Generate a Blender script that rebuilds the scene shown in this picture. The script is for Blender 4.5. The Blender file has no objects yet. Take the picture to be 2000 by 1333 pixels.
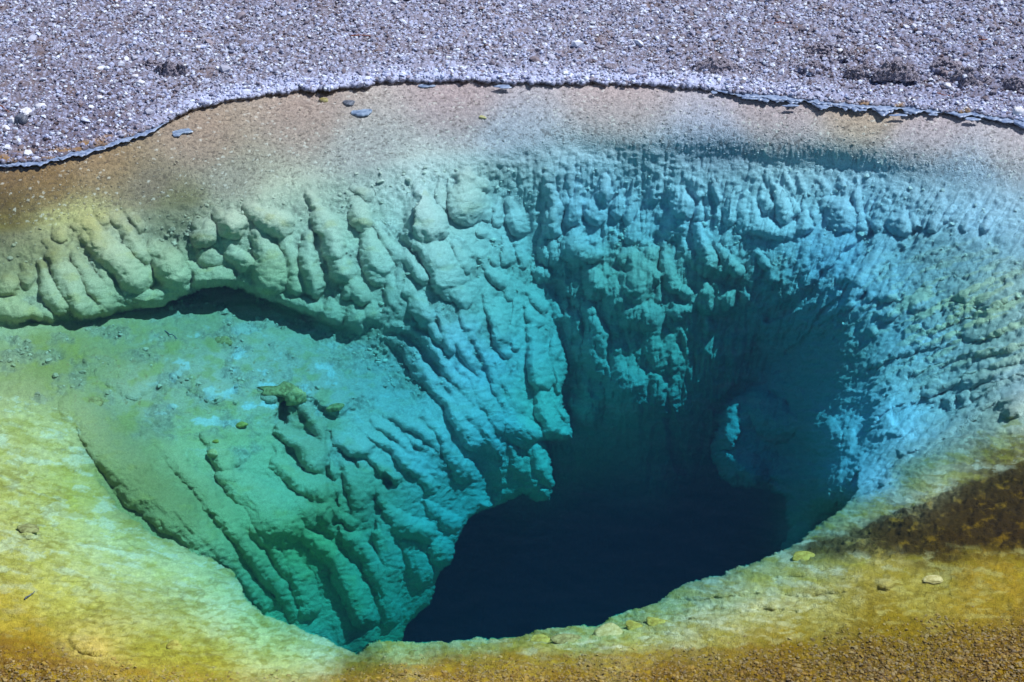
import bpy, math, random
import numpy as np
from mathutils import Vector
random.seed(7); rng = np.random.default_rng(7)
sc = bpy.context.scene
col = sc.collection

# ------------------------------------------------------------------ camera
H = 6.0; PITCH = math.radians(30.0); LENS = 80.0; F = LENS / 36.0 * 2000.0
cam = bpy.data.objects.new('camera', bpy.data.cameras.new('camera'))
cam.data.lens = LENS; cam.data.sensor_width = 36.0
cam.data.clip_end = 3000.0; cam.data.clip_start = 0.1
cam.location = (0, 0, H); cam.rotation_euler = (math.pi / 2 - PITCH, 0, 0)
col.objects.link(cam); sc.camera = cam

# ------------------------------------------------------------------ sky, sun, exposure
SUN_EL = math.radians(61.0); SUN_AZ = math.radians(84.0)     # azimuth from +Y towards +X
w = bpy.data.worlds.new("World"); sc.world = w; w.use_nodes = True
nt = w.node_tree
bg = nt.nodes['Background']; bg.inputs['Strength'].default_value = 0.10
sky = nt.nodes.new('ShaderNodeTexSky'); sky.sky_type = 'NISHITA'; sky.sun_disc = False
sky.sun_elevation = SUN_EL; sky.sun_rotation = SUN_AZ; sky.altitude = 2200
nt.links.new(sky.outputs[0], bg.inputs[0])
sun = bpy.data.objects.new('sun', bpy.data.lights.new('sun', 'SUN'))
sun.data.energy = 5.0; sun.data.angle = math.radians(0.5); sun.data.color = (1.0, 0.985, 0.96)
sd = Vector((math.sin(SUN_AZ) * math.cos(SUN_EL), math.cos(SUN_AZ) * math.cos(SUN_EL), math.sin(SUN_EL)))
sun.rotation_euler = sd.to_track_quat('Z', 'Y').to_euler()
sun.location = (6, 18, 12); col.objects.link(sun)
sc.view_settings.view_transform = 'Standard'; sc.view_settings.look = 'None'
sc.view_settings.exposure = 0.12; sc.view_settings.gamma = 1.0
sc.cycles.volume_bounces = 1; sc.cycles.max_bounces = 6; sc.cycles.transparent_max_bounces = 12
sc.cycles.volume_step_rate = 1.0

# ------------------------------------------------------------------ helpers
def props(o, label=None, cat=None, group=None, kind=None):
    if label: o['label'] = label
    if cat: o['category'] = cat
    if group: o['group'] = group
    if kind: o['kind'] = kind
    return o

def mesh_obj(name, verts, faces, mat, parent=None, smooth=True):
    me = bpy.data.meshes.new(name)
    verts = np.ascontiguousarray(verts, dtype=np.float32); faces = np.ascontiguousarray(faces, dtype=np.int32)
    n = faces.shape[1]
    me.vertices.add(len(verts)); me.vertices.foreach_set('co', verts.ravel())
    me.loops.add(faces.size); me.loops.foreach_set('vertex_index', faces.ravel())
    me.polygons.add(len(faces))
    me.polygons.foreach_set('loop_start', np.arange(0, faces.size, n, dtype=np.int32))
    me.update(calc_edges=True)
    me.polygons.foreach_set('use_smooth', np.full(len(faces), bool(smooth)))
    me.materials.append(mat)
    o = bpy.data.objects.new(name, me); col.objects.link(o)
    if parent: o.parent = parent
    return o

def hash_u(ix, iy, iz, seed):
    h = (ix.astype(np.uint32) * np.uint32(374761393) + iy.astype(np.uint32) * np.uint32(668265263)
         + iz.astype(np.uint32) * np.uint32(2147483647 - 69) + np.uint32(seed * 144665 + 1013))
    h = (h ^ (h >> np.uint32(13))) * np.uint32(1274126177)
    h = h ^ (h >> np.uint32(16)); h = h * np.uint32(2246822519); h = h ^ (h >> np.uint32(15))
    return (h & np.uint32(0xffffff)).astype(np.float32) / np.float32(16777215.0)

def noise2(x, y, seed=0):
    x = np.asarray(x, np.float32); y = np.asarray(y, np.float32)
    xi = np.floor(x); yi = np.floor(y); fx = x - xi; fy = y - yi
    xi = xi.astype(np.int64); yi = yi.astype(np.int64); z = np.zeros_like(xi)
    def g(dx, dy):
        a = hash_u(xi + dx, yi + dy, z, seed) * 6.2831853
        return np.cos(a) * (fx - dx) + np.sin(a) * (fy - dy)
    sx = fx * fx * fx * (fx * (fx * 6 - 15) + 10); sy = fy * fy * fy * (fy * (fy * 6 - 15) + 10)
    a = g(0, 0); b = g(1, 0); c = g(0, 1); e = g(1, 1)
    return ((a + (b - a) * sx) * (1 - sy) + (c + (e - c) * sx) * sy) * 1.45

def noise3(x, y, z, seed=0):
    xi = np.floor(x); yi = np.floor(y); zi = np.floor(z)
    fx = x - xi; fy = y - yi; fz = z - zi
    xi = xi.astype(np.int64); yi = yi.astype(np.int64); zi = zi.astype(np.int64)
    sx = fx * fx * (3 - 2 * fx); sy = fy * fy * (3 - 2 * fy); sz = fz * fz * (3 - 2 * fz)
    r = 0
    for dx in (0, 1):
        wx = sx if dx else 1 - sx
        for dy in (0, 1):
            wy = sy if dy else 1 - sy
            for dz in (0, 1):
                wz = sz if dz else 1 - sz
                r = r + wx * wy * wz * hash_u(xi + dx, yi + dy, zi + dz, seed)
    return (r - 0.5) * 2.0

def fbm2(x, y, seed=0, octv=4, gain=0.5):
    a = 1.0; r = 0; s = 0
    for k in range(octv):
        r = r + a * noise2(x, y, seed + k * 17); s += a; a *= gain; x = x * 2.03 + 11.3; y = y * 2.03 + 5.7
    return r / s

def worley2(x, y, seed=0):
    xi = np.floor(x).astype(np.int64); yi = np.floor(y).astype(np.int64); z = np.zeros_like(xi)
    best = np.full(x.shape, 9.0, np.float32); sec = best.copy(); idv = np.zeros_like(best)
    for dx in (-1, 0, 1):
        for dy in (-1, 0, 1):
            a = hash_u(xi + dx, yi + dy, z, seed); b = hash_u(xi + dx, yi + dy, z, seed + 5)
            q = (x - xi - dx - a) ** 2 + (y - yi - dy - b) ** 2
            c = hash_u(xi + dx, yi + dy, z, seed + 9)
            nb = q < best
            sec = np.where(nb, best, np.minimum(sec, q)); idv = np.where(nb, c, idv); best = np.where(nb, q, best)
    return np.sqrt(best), np.sqrt(sec), idv

def ss(a, b, x):
    t = np.clip((x - a) / (b - a), 0, 1); return t * t * (3 - 2 * t)

# ------------------------------------------------------------------ parametrisation of the terrain sheet
def axis(parts):
    out = []
    for a, b, st in parts:
        n = max(1, int(round((b - a) / st))); out += list(a + (b - a) * np.arange(n) / n)
    out.append(parts[-1][1]); return np.array(out, np.float64)
UA = axis([(-700, -40, 12), (-40, 2040, 1.9), (2040, 2700, 12)])
VA = axis([(-330, -30, 8), (-30, 330, 1.35), (330, 1360, 1.9), (1360, 1800, 10)])
NU, NV = len(UA), len(VA)
U, V = np.meshgrid(UA, VA)                                   # rows = v
U = U.astype(np.float32); V = V.astype(np.float32)
CU = np.arange(-720, 2741, 20.0); CV = np.arange(-340, 1841, 20.0)   # coarse grid for smooth fields
cU, cV = np.meshgrid(CU, CV)
iu = np.clip((UA - CU[0]) / 20.0, 0, len(CU) - 1.001); iv = np.clip((VA - CV[0]) / 20.0, 0, len(CV) - 1.001)
iu0 = iu.astype(int); iv0 = iv.astype(int); fu = (iu - iu0)[None, :]; fv = (iv - iv0)[:, None]
def upsample(c):
    a = c[iv0][:, iu0]; b = c[iv0][:, iu0 + 1]; d = c[iv0 + 1][:, iu0]; e = c[iv0 + 1][:, iu0 + 1]
    return ((a * (1 - fu) + b * fu) * (1 - fv) + (d * (1 - fu) + e * fu) * fv).astype(np.float32)

def rbf(pts):                                                # thin plate through (u, v, value)
    p = np.array(pts, float); n = len(p); x = p[:, :2] / 500.0
    def k(a, b):
        r2 = ((a[:, None, :] - b[None, :, :]) ** 2).sum(-1); return 0.5 * r2 * np.log(r2 + 1e-9)
    A = np.zeros((n + 3, n + 3)); A[:n, :n] = k(x, x) + np.eye(n) * 1e-3
    A[:n, n] = 1; A[:n, n + 1:] = x; A[n, :n] = 1; A[n + 1:, :n] = x.T
    s = np.linalg.solve(A, np.concatenate([p[:, 2], [0, 0, 0]]))
    q = np.stack([cU.ravel(), cV.ravel()], 1) / 500.0
    val = k(q, x) @ s[:n] + s[n] + q @ s[n + 1:]
    return upsample(val.reshape(cU.shape))

def idw(pts, vals, power=3.0, soft=45.0):
    p = np.array(pts, float); vals = np.array(vals, float)
    num = np.zeros(cU.shape + (vals.shape[1],)); den = np.zeros(cU.shape)
    for (a, b), c in zip(p, vals):
        wgt = 1.0 / (((cU - a) ** 2 + ((cV - b) * 1.35) ** 2) + soft ** 2) ** (power / 2 + .5)
        num += wgt[..., None] * c; den += wgt
    num /= den[..., None]
    return np.stack([upsample(num[..., k]) for k in range(vals.shape[1])], -1)

def dist_line(pts, u, v, closed=False):
    d = np.full(u.shape, 1e9, np.float32)
    P = list(pts) + ([pts[0]] if closed else [])
    for (x0, y0), (x1, y1) in zip(P[:-1], P[1:]):
        ax, ay = x1 - x0, y1 - y0; L = ax * ax + ay * ay + 1e-9
        t = np.clip(((u - x0) * ax + (v - y0) * ay) / L, 0, 1)
        d = np.minimum(d, (u - x0 - t * ax) ** 2 + (v - y0 - t * ay) ** 2)
    return np.sqrt(d)

def inside(pts, u, v):
    r = np.zeros(u.shape, bool); n = len(pts)
    for i in range(n):
        x0, y0 = pts[i]; x1, y1 = pts[(i + 1) % n]
        if y0 == y1: continue
        c = ((y0 > v) != (y1 > v)) & (u < (x1 - x0) * (v - y0) / (y1 - y0) + x0)
        r ^= c
    return r

# organic warp of the drawing coordinates
Wu = U + 7 * noise2(U / 60, V / 60, 1) + 3.2 * noise2(U / 21, V / 21, 2) + 1.6 * noise2(U / 8, V / 8, 3)
Wv = V + 7 * noise2(U / 60, V / 60, 4) + 3.2 * noise2(U / 21, V / 21, 5) + 1.6 * noise2(U / 8, V / 8, 6)

# ------------------------------------------------------------------ outlines and depths (metres under the water line)
SHORE = [(-700, 470), (-300, 380), (0, 320), (80, 318), (130, 304), (200, 287), (300, 252), (370, 216), (450, 196), (560, 181), (650, 176), (700, 172), (742, 160),
         (820, 161), (900, 158), (1000, 164), (1100, 164), (1250, 166), (1370, 173), (1450, 184), (1550, 192), (1650, 204), (1800, 214),
         (1900, 222), (2000, 238), (2300, 300), (2700, 420)]
shore_v = np.interp(U, [p[0] for p in SHORE], [p[1] for p in SHORE]).astype(np.float32)
shore_s = shore_v - V + 3.5 * noise2(U / 26, V / 40, 21) + 3.0 * noise2(U / 9, V / 14, 22)   # > 0 on dry ground
EDGE = [(-700, 560), (-300, 500), (0, 440), (100, 430), (200, 412), (300, 395), (370, 390), (480, 370), (640, 335), (760, 305), (850, 292), (950, 282),
        (1100, 276), (1300, 285), (1500, 300), (1700, 320), (1850, 340), (2000, 362), (2700, 520)]
edge_v = np.interp(U, [p[0] for p in EDGE], [p[1] for p in EDGE]).astype(np.float32)

def along(poly, f, us):
    return [(u, np.interp(u, [p[0] for p in poly], [p[1] for p in poly]), f) for u in us]
US = [-700, -350, 0, 250, 500, 750, 1000, 1250, 1500, 1750, 2000, 2350, 2700]
top = along(SHORE, .03, US)
FARP = top + [(0, 430, .12), (250, 400, .12), (500, 372, .12), (750, 305, .13), (1000, 280, .16), (1250, 284, .2), (1500, 300, .22), (1750, 325, .22), (2000, 365, .18),
        (900, 400, .5), (1000, 350, .36), (1000, 450, .68), (1060, 600, 1.15), (1080, 760, 1.7), (1080, 900, 2.2), (1140, 880, 2.15), (1120, 960, 2.8), (1000, 1060, 3.8), (1000, 1250, 6.2), (850, 1200, 6.0),
        (1250, 350, .42), (1250, 440, .68), (1300, 520, .86), (1300, 600, 1.05), (1300, 680, 1.3), (1300, 800, 1.7), (1300, 900, 2.3), (1300, 1000, 3.0), (1200, 1100, 4.4), (1200, 1250, 6.6), (1350, 1120, 5.4),
        (1500, 350, .36), (1500, 450, .60), (1500, 560, .88), (1500, 700, 1.42), (1520, 850, 1.85), (1490, 1000, 2.9), (1430, 1100, 4.3),
        (1700, 350, .30), (1700, 440, .52), (1700, 560, .64), (1700, 700, .82), (1720, 800, .78), (1700, 880, .84), (1760, 850, .68), (1610, 950, 1.15), (1600, 1020, 1.2),
        (1850, 420, .33), (1850, 520, .45), (1850, 640, .55), (1850, 740, .60), (1850, 800, .62), (2000, 460, .28), (2000, 600, .33), (2000, 720, .32),
        (2000, 800, .28), (1860, 880, .42), (1730, 940, .62), (1560, 1080, 1.9), (700, 900, 3.0), (700, 1300, 6.0), (0, 800, 2.0), (0, 1300, 3.5), (2000, 1300, 2.0), (2600, 800, .2), (2600, 1300, .6)]
LEFTP = [(-700, 650, .3), (-100, 660, .42), (0, 700, .36), (0, 800, .26), (150, 660, .50), (150, 740, .45), (300, 620, .66), (300, 700, .59), (300, 800, .58), (450, 580, .74), (450, 650, .71),
         (450, 750, .69), (450, 850, .75), (600, 660, .82), (600, 760, .80), (700, 680, .87), (740, 600, .66), (800, 700, .98), (600, 860, .98), (150, 850, .38), (220, 930, .55),
         (300, 960, .66), (300, 1060, .74), (400, 960, .80), (400, 1080, .88), (500, 980, 1.0), (500, 1140, 1.35), (600, 1000, 1.15), (600, 1180, 1.7),
         (700, 900, 1.15), (700, 1050, 1.5), (700, 1220, 2.0), (800, 850, 1.2), (800, 980, 1.5), (800, 1120, 2.0), (880, 950, 1.6), (860, 1080, 2.0), (780, 1240, 2.4),
         (760, 450, .40), (800, 380, .27), (850, 560, .62), (900, 480, .52), (880, 660, .85), (880, 760, 1.1), (930, 860, 1.4), (950, 600, .88), (950, 380, .42), (960, 720, 1.15), (1000, 850, 1.55),
         (1040, 480, .78), (1050, 620, 1.1), (1060, 760, 1.42), (1090, 850, 1.65), (1060, 960, 1.95), (980, 960, 1.9), (900, 310, .17), (1000, 290, .17), (750, 310, .14), (700, 250, .09), (850, 240, .10), (1000, 240, .11), (600, 300, .10)]
LIPP = top[:8] + [(-700, 620, .4), (0, 430, .12), (250, 400, .11), (500, 372, .12), (700, 318, .12), (800, 310, .14), (0, 500, .20), (0, 640, .44), (170, 500, .25), (170, 635, .50), (300, 470, .27),
        (320, 590, .56), (450, 440, .24), (450, 560, .55), (580, 460, .34), (570, 600, .66), (650, 400, .26), (650, 500, .44), (650, 640, .74), (740, 400, .30), (740, 500, .48), (740, 640, .76), (820, 500, .50), (850, 600, .72)]
NEARP = [(-700, 760, .2), (-700, 1400, .02), (0, 760, .3), (100, 790, .36), (150, 820, .38), (220, 950, .46), (300, 1040, .5), (400, 1095, .55), (500, 1190, .6), (620, 1240, .6), (700, 1268, .55),
         (0, 900, .22), (0, 1050, .14), (0, 1200, .07), (0, 1320, .0), (150, 1000, .3), (150, 1150, .16), (300, 1120, .34), (300, 1250, .12), (450, 1250, .25), (500, 1320, .1), (650, 1300, .26),
         (740, 1262, .4), (800, 1255, .45), (900, 1252, .38), (1000, 1250, .34), (1100, 1228, .36), (1190, 1222, .4), (1300, 1170, .45), (1400, 1125, .42), (1500, 1085, .4), (800, 1310, .06), (1000, 1290, .1), (1000, 1330, .02),
         (1200, 1260, .13), (1200, 1320, .03), (1400, 1200, .18), (1400, 1300, .04), (1600, 1120, .18), (1600, 1220, .1), (1600, 1330, .02), (1800, 1100, .10), (1800, 1250, .05), (2000, 1100, .05), (2000, 1300, .0),
         (1560, 1050, .5), (1640, 1000, .6), (1730, 945, .58), (1860, 880, .4), (2000, 800, .27), (2000, 880, .18), (2000, 980, .08), (1800, 980, .2), (1700, 1040, .22), (2600, 800, .15), (2600, 1300, .0), (1000, 1500, -.05), (0, 1500, -.05), (2000, 1500, -.05)]
RBP = [(1400, 800, 1.7), (1450, 800, 1.62), (1500, 760, 1.52), (1550, 800, 1.52), (1400, 900, 1.9), (1480, 900, 1.85), (1550, 920, 1.8), (1550, 1050, 1.6), (1620, 850, 1.1), (1620, 960, 1.08), (1700, 880, .9), (1700, 760, .85), (1500, 700, 1.42), (1600, 650, 1.0), (1680, 680, .82), (1600, 1040, 1.5)]

LEFT_POLY = [(-700, 480), (600, 300), (900, 250), (1005, 270), (1035, 400), (1062, 520), (1085, 620), (1108, 700), (1100, 780), (1114, 855), (1088, 862), (1064, 866), (1078, 905), (1084, 945), (1074, 978), (1050, 984), (1020, 965),
             (975, 985), (930, 1000), (905, 1030), (886, 1065), (884, 1085), (862, 1115), (840, 1170), (800, 1225), (780, 1262), (700, 1300), (0, 1400), (-700, 1400)]
LIP_POLY = [(-700, -400), (850, -400), (850, 300), (815, 420), (800, 520), (772, 600), (748, 640), (700, 655), (672, 642), (640, 640), (610, 628), (560, 604), (510, 578), (470, 566), (440, 560), (400, 566), (350, 588), (290, 604),
            (232, 612), (180, 632), (140, 640), (96, 645), (78, 634), (58, 630), (30, 645), (0, 648), (-700, 660)]
NEAR_POLY = [(-700, 735), (0, 770), (90, 790), (135, 815), (170, 880), (200, 950), (240, 1000), (300, 1045), (350, 1068), (410, 1092), (455, 1122), (478, 1165), (510, 1198), (560, 1222), (620, 1240), (665, 1268), (700, 1277), (722, 1258), (745, 1250),
             (800, 1256), (900, 1252), (1000, 1248), (1045, 1232), (1090, 1224), (1170, 1222), (1205, 1202), (1260, 1185), (1310, 1158), (1370, 1130), (1410, 1122), (1450, 1104), (1500, 1088), (1535, 1070), (1600, 1030), (1660, 985), (1720, 950),
             (1800, 905), (1900, 850), (2000, 800), (2700, 700), (2700, 1900), (-700, 1900)]
RB_POLY = [(1560, 650), (1500, 715), (1440, 762), (1408, 795), (1396, 840), (1392, 890), (1405, 925), (1450, 950), (1510, 962), (1538, 985), (1540, 1025), (1520, 1060), (1530, 1120), (1640, 1080), (1690, 900), (1710, 760), (1690, 650)]

# ------------------------------------------------------------------ strokes: (points, radius px, height factor, kind) per layer
# kind 'd' = drip (rises downstream to a rounded nose), 'r' = ridge, 'c' = cavity
S = {'lip': [], 'left': [], 'far': [], 'near': [], 'rb': []}
def st(layer, pts, r, h=1.0, k='d'):
    S[layer].append((pts, r, h, k))
L = 'lip'
for a in [([(-25, 590), (20, 612), (58, 634)], 34, 1.0), ([(-12, 538), (14, 560)], 24, 1.0), ([(45, 520), (55, 545)], 17, .8), ([(82, 520), (98, 565), (120, 600)], 20, 1.1), ([(70, 600), (95, 630)], 20, .8),
          ([(100, 500), (130, 545), (158, 600)], 27, 1.2), ([(90, 470), (120, 500)], 16, .7), ([(135, 490), (170, 540), (208, 590)], 19, 1.1), ([(175, 485), (200, 530), (220, 578)], 13, 1.1), ([(150, 440), (165, 465), (185, 485)], 16, .9),
          ([(165, 430), (200, 480), (235, 515), (262, 545)], 32, 1.15), ([(220, 425), (250, 455), (272, 490)], 20, .9), ([(262, 470), (285, 502)], 17, 1.0), ([(285, 520), (292, 545)], 14, 1.1), ([(245, 405), (272, 440)], 13, .8),
          ([(300, 485), (325, 512), (342, 540)], 34, 1.25), ([(345, 470), (362, 505)], 9, .9), ([(110, 440), (118, 460)], 16, .7), ([(190, 415), (205, 432)], 13, .7),
          ([(230, 575), (300, 585), (350, 560)], 26, .8), ([(150, 620), (200, 605)], 22, .8),
          ([(385, 440), (398, 458)], 26, 1.0), ([(430, 420), (455, 442)], 28, 1.1), ([(400, 492), (412, 505)], 20, .7), ([(445, 470), (452, 500), (480, 515)], 20, .8), ([(375, 520), (400, 545), (430, 548)], 28, .8),
          ([(490, 408), (520, 425), (545, 440)], 27, 1.1), ([(505, 455), (520, 500), (530, 545)], 34, .9), ([(548, 440), (565, 490), (572, 530)], 20, .9), ([(565, 520), (578, 560)], 18, 1.1), ([(555, 580), (600, 600)], 18, .8),
          ([(601, 462), (603, 500), (612, 560)], 23, 1.45), ([(608, 385), (632, 435), (655, 490)], 25, 1.3), ([(655, 490), (668, 530)], 27, 1.2), ([(668, 530), (690, 560), (704, 580)], 19, 1.2), ([(670, 535), (680, 572)], 13, 1.2),
          ([(698, 398), (705, 430)], 24, 1.2), ([(708, 440), (722, 480), (745, 520)], 24, 1.1), ([(712, 470), (735, 540)], 20, .9), ([(750, 500), (762, 555), (770, 580)], 14, 1.1), ([(778, 510), (785, 555)], 13, 1.0),
          ([(640, 590), (650, 620)], 22, .8), ([(690, 600), (702, 640)], 24, .8), ([(725, 595), (730, 625)], 20, .8), ([(600, 590), (615, 610)], 18, .7),
          ([(690, 370), (720, 385)], 12, .8), ([(735, 440), (760, 480), (800, 530), (818, 555)], 16, 1.1)]:
    st(L, *a)
L = 'left'
for a in [([(722, 330), (765, 362), (810, 400), (838, 440)], 38, 1.1), ([(820, 450), (850, 500), (875, 545)], 33, 1.0), ([(870, 540), (895, 570), (905, 585)], 20, 1.3), ([(762, 385), (785, 430), (810, 470), (845, 512)], 17, 1.2),
          ([(835, 520), (860, 560), (878, 580)], 13, 1.1), ([(740, 430), (780, 490), (825, 545)], 15, 1.2), ([(750, 400), (765, 410)], 16, .9), ([(885, 475), (900, 500), (906, 520)], 15, 1.2),
          ([(912, 350), (910, 375), (912, 402)], 38, 1.15), ([(938, 385), (946, 420)], 15, 1.3), ([(905, 352), (940, 362)], 15, 1.1), ([(938, 440), (940, 455)], 11, 1.0), ([(862, 355), (864, 400)], 10, 1.2), ([(880, 352), (882, 375)], 8, 1.2),
          ([(975, 395), (972, 430)], 13, 1.1), ([(1002, 400), (1015, 440)], 22, 1.2), ([(1005, 365), (1018, 400), (1025, 430)], 13, 1.1), ([(1030, 355), (1040, 440)], 8, 1.2),
          ([(984, 462), (994, 508)], 12, 1.4), ([(1010, 475), (1020, 520)], 10, 1.3), ([(962, 490), (972, 512)], 9, 1.0), ([(952, 520), (975, 550)], 16, 1.1), ([(955, 575), (968, 620), (982, 660)], 22, 1.3), ([(978, 650), (990, 690)], 11, 1.3),
          ([(930, 500), (948, 505)], 14, .8), ([(1045, 520), (1062, 535)], 14, 1.2), ([(1028, 570), (1060, 600)], 12, 1.2), ([(1030, 595), (1048, 630)], 12, 1.1), ([(985, 530), (990, 580)], 9, 1.2), ([(1000, 590), (1008, 680)], 9, 1.1),
          ([(1040, 640), (1048, 700), (1060, 745)], 24, 1.3), ([(1050, 745), (1062, 800), (1075, 835)], 22, 1.3), ([(1085, 640), (1085, 700)], 9, 1.2), ([(1078, 700), (1098, 760)], 12, 1.2), ([(1085, 790), (1108, 815)], 12, 1.2), ([(1085, 840), (1102, 852)], 14, 1.1),
          # cascade of long ridges
          ([(775, 665), (800, 690), (830, 730), (860, 770)], 20, 1.0, 'r'), ([(805, 650), (840, 670), (862, 700)], 14, 1.0), ([(830, 660), (855, 700), (872, 725)], 12, 1.1), ([(850, 690), (880, 730), (915, 770), (950, 815)], 14, 1.2, 'r'),
          ([(845, 760), (880, 790), (905, 835), (925, 865)], 19, 1.2), ([(865, 740), (905, 790), (955, 850)], 19, 1.15), ([(905, 730), (945, 780), (975, 830)], 19, 1.2), ([(880, 640), (905, 690), (935, 735)], 11, 1.2, 'r'),
          ([(912, 645), (940, 680), (965, 735), (982, 780)], 13, 1.25, 'r'), ([(945, 670), (975, 710), (985, 745), (1010, 770)], 12, 1.2, 'r'), ([(980, 740), (1000, 770), (1015, 800)], 16, 1.1), ([(985, 790), (1010, 830), (1035, 850)], 24, 1.2),
          ([(1020, 820), (1055, 852)], 13, 1.2), ([(930, 840), (960, 870)], 19, .9), ([(855, 600), (870, 640), (878, 680)], 12, 1.2), ([(820, 600), (842, 640), (860, 660)], 12, 1.0), ([(900, 600), (915, 640)], 12, 1.1), ([(800, 570), (830, 620)], 24, .9), ([(760, 640), (800, 640)], 14, .8), ([(835, 642), (848, 655)], 9, 1.1),
          ([(995, 845), (1022, 865)], 14, 1.3), ([(1040, 870), (1060, 900), (1072, 930)], 26, .9), ([(1030, 900), (1045, 950)], 20, .8), ([(1000, 880), (1015, 920)], 16, .7), ([(885, 900), (922, 925)], 20, 1.0), ([(1050, 955), (1062, 968)], 15, 1.1),
          # lower left flutes
          ([(150, 795), (205, 860), (280, 950), (370, 1020), (440, 1095)], 50, .75, 'r'), ([(215, 850), (320, 945), (400, 1040), (450, 1100), (520, 1180)], 22, 1.3, 'r'), ([(180, 800), (270, 870), (350, 950), (420, 1010)], 18, 1.0, 'r'), ([(290, 850), (380, 940), (450, 1020), (500, 1090), (560, 1170), (590, 1230)], 24, 1.35, 'r'),
          ([(420, 960), (520, 1050), (580, 1150)], 18, 1.3, 'r'), ([(400, 850), (440, 900)], 24, .9), ([(430, 905), (455, 930)], 14, 1.2), ([(445, 930), (510, 985), (548, 1030)], 44, 1.1), ([(480, 930), (505, 950)], 14, 1.3), ([(540, 900), (600, 945), (635, 965)], 26, 1.2), ([(540, 960), (600, 1005)], 28, .9),
          ([(620, 985), (640, 1005)], 26, 1.1), ([(560, 1075), (585, 1130), (600, 1190)], 26, 1.1), ([(590, 1040), (650, 1090), (690, 1150), (710, 1200)], 30, 1.2), ([(640, 1030), (700, 1055), (740, 1120), (760, 1200)], 26, 1.2), ([(660, 1005), (690, 1018)], 14, 1.2),
          ([(548, 840), (590, 870), (618, 900)], 26, 1.4), ([(600, 900), (618, 920)], 14, .9), ([(560, 775), (600, 800), (625, 845), (632, 880)], 17, 1.3), ([(640, 880), (650, 925)], 13, 1.0), ([(655, 860), (710, 875)], 22, 1.3), ([(670, 900), (700, 960), (705, 1000)], 22, 1.1, 'r'), ([(700, 880), (720, 960)], 14, 1.0),
          ([(735, 950), (755, 1000), (790, 1030), (830, 1040)], 22, 1.25), ([(750, 1010), (760, 1100), (765, 1180)], 26, 1.1, 'r'), ([(720, 885), (750, 920), (772, 935)], 15, 1.3), ([(725, 850), (770, 880), (812, 920)], 14, 1.3), ([(735, 825), (780, 860), (825, 915)], 12, 1.2, 'r'), ([(790, 850), (815, 870)], 9, 1.2),
          ([(760, 810), (820, 830), (850, 870)], 15, 1.0, 'r'), ([(830, 810), (860, 850), (890, 900), (905, 930)], 17, 1.1), ([(800, 900), (840, 950)], 16, .8), ([(830, 985), (850, 1000)], 14, .9), ([(850, 1050), (862, 1080)], 26, .9), ([(800, 1070), (820, 1120)], 28, .7), ([(860, 1000), (880, 1020)], 20, .8),
          ([(600, 760), (660, 795)], 20, .7), ([(510, 760), (530, 775)], 12, .9), ([(640, 780), (665, 797)], 9, 1.2), ([(405, 880), (425, 890)], 10, 1.4), ([(535, 870), (548, 890)], 8, 1.0),
          ([(155, 790), (175, 795)], 11, 1.2), ([(60, 800), (120, 850), (165, 910)], 20, .9), ([(340, 720), (420, 760)], 30, .4), ([(180, 700), (260, 740)], 40, .4),
          ([(945, 905), (955, 960)], 30, -1.0, 'c'), ([(555, 790), (548, 818)], 13, -2.2, 'c'), ([(752, 935), (756, 945)], 9, -2.0, 'c'), ([(172, 785), (198, 792)], 6, -1.5, 'c'), ([(645, 1000), (672, 1080), (690, 1120)], 8, -1.2, 'c'), ([(640, 850), (635, 930), (660, 990)], 7, -1.4, 'c')]:
    st(L, *a)
L = 'far'
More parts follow.
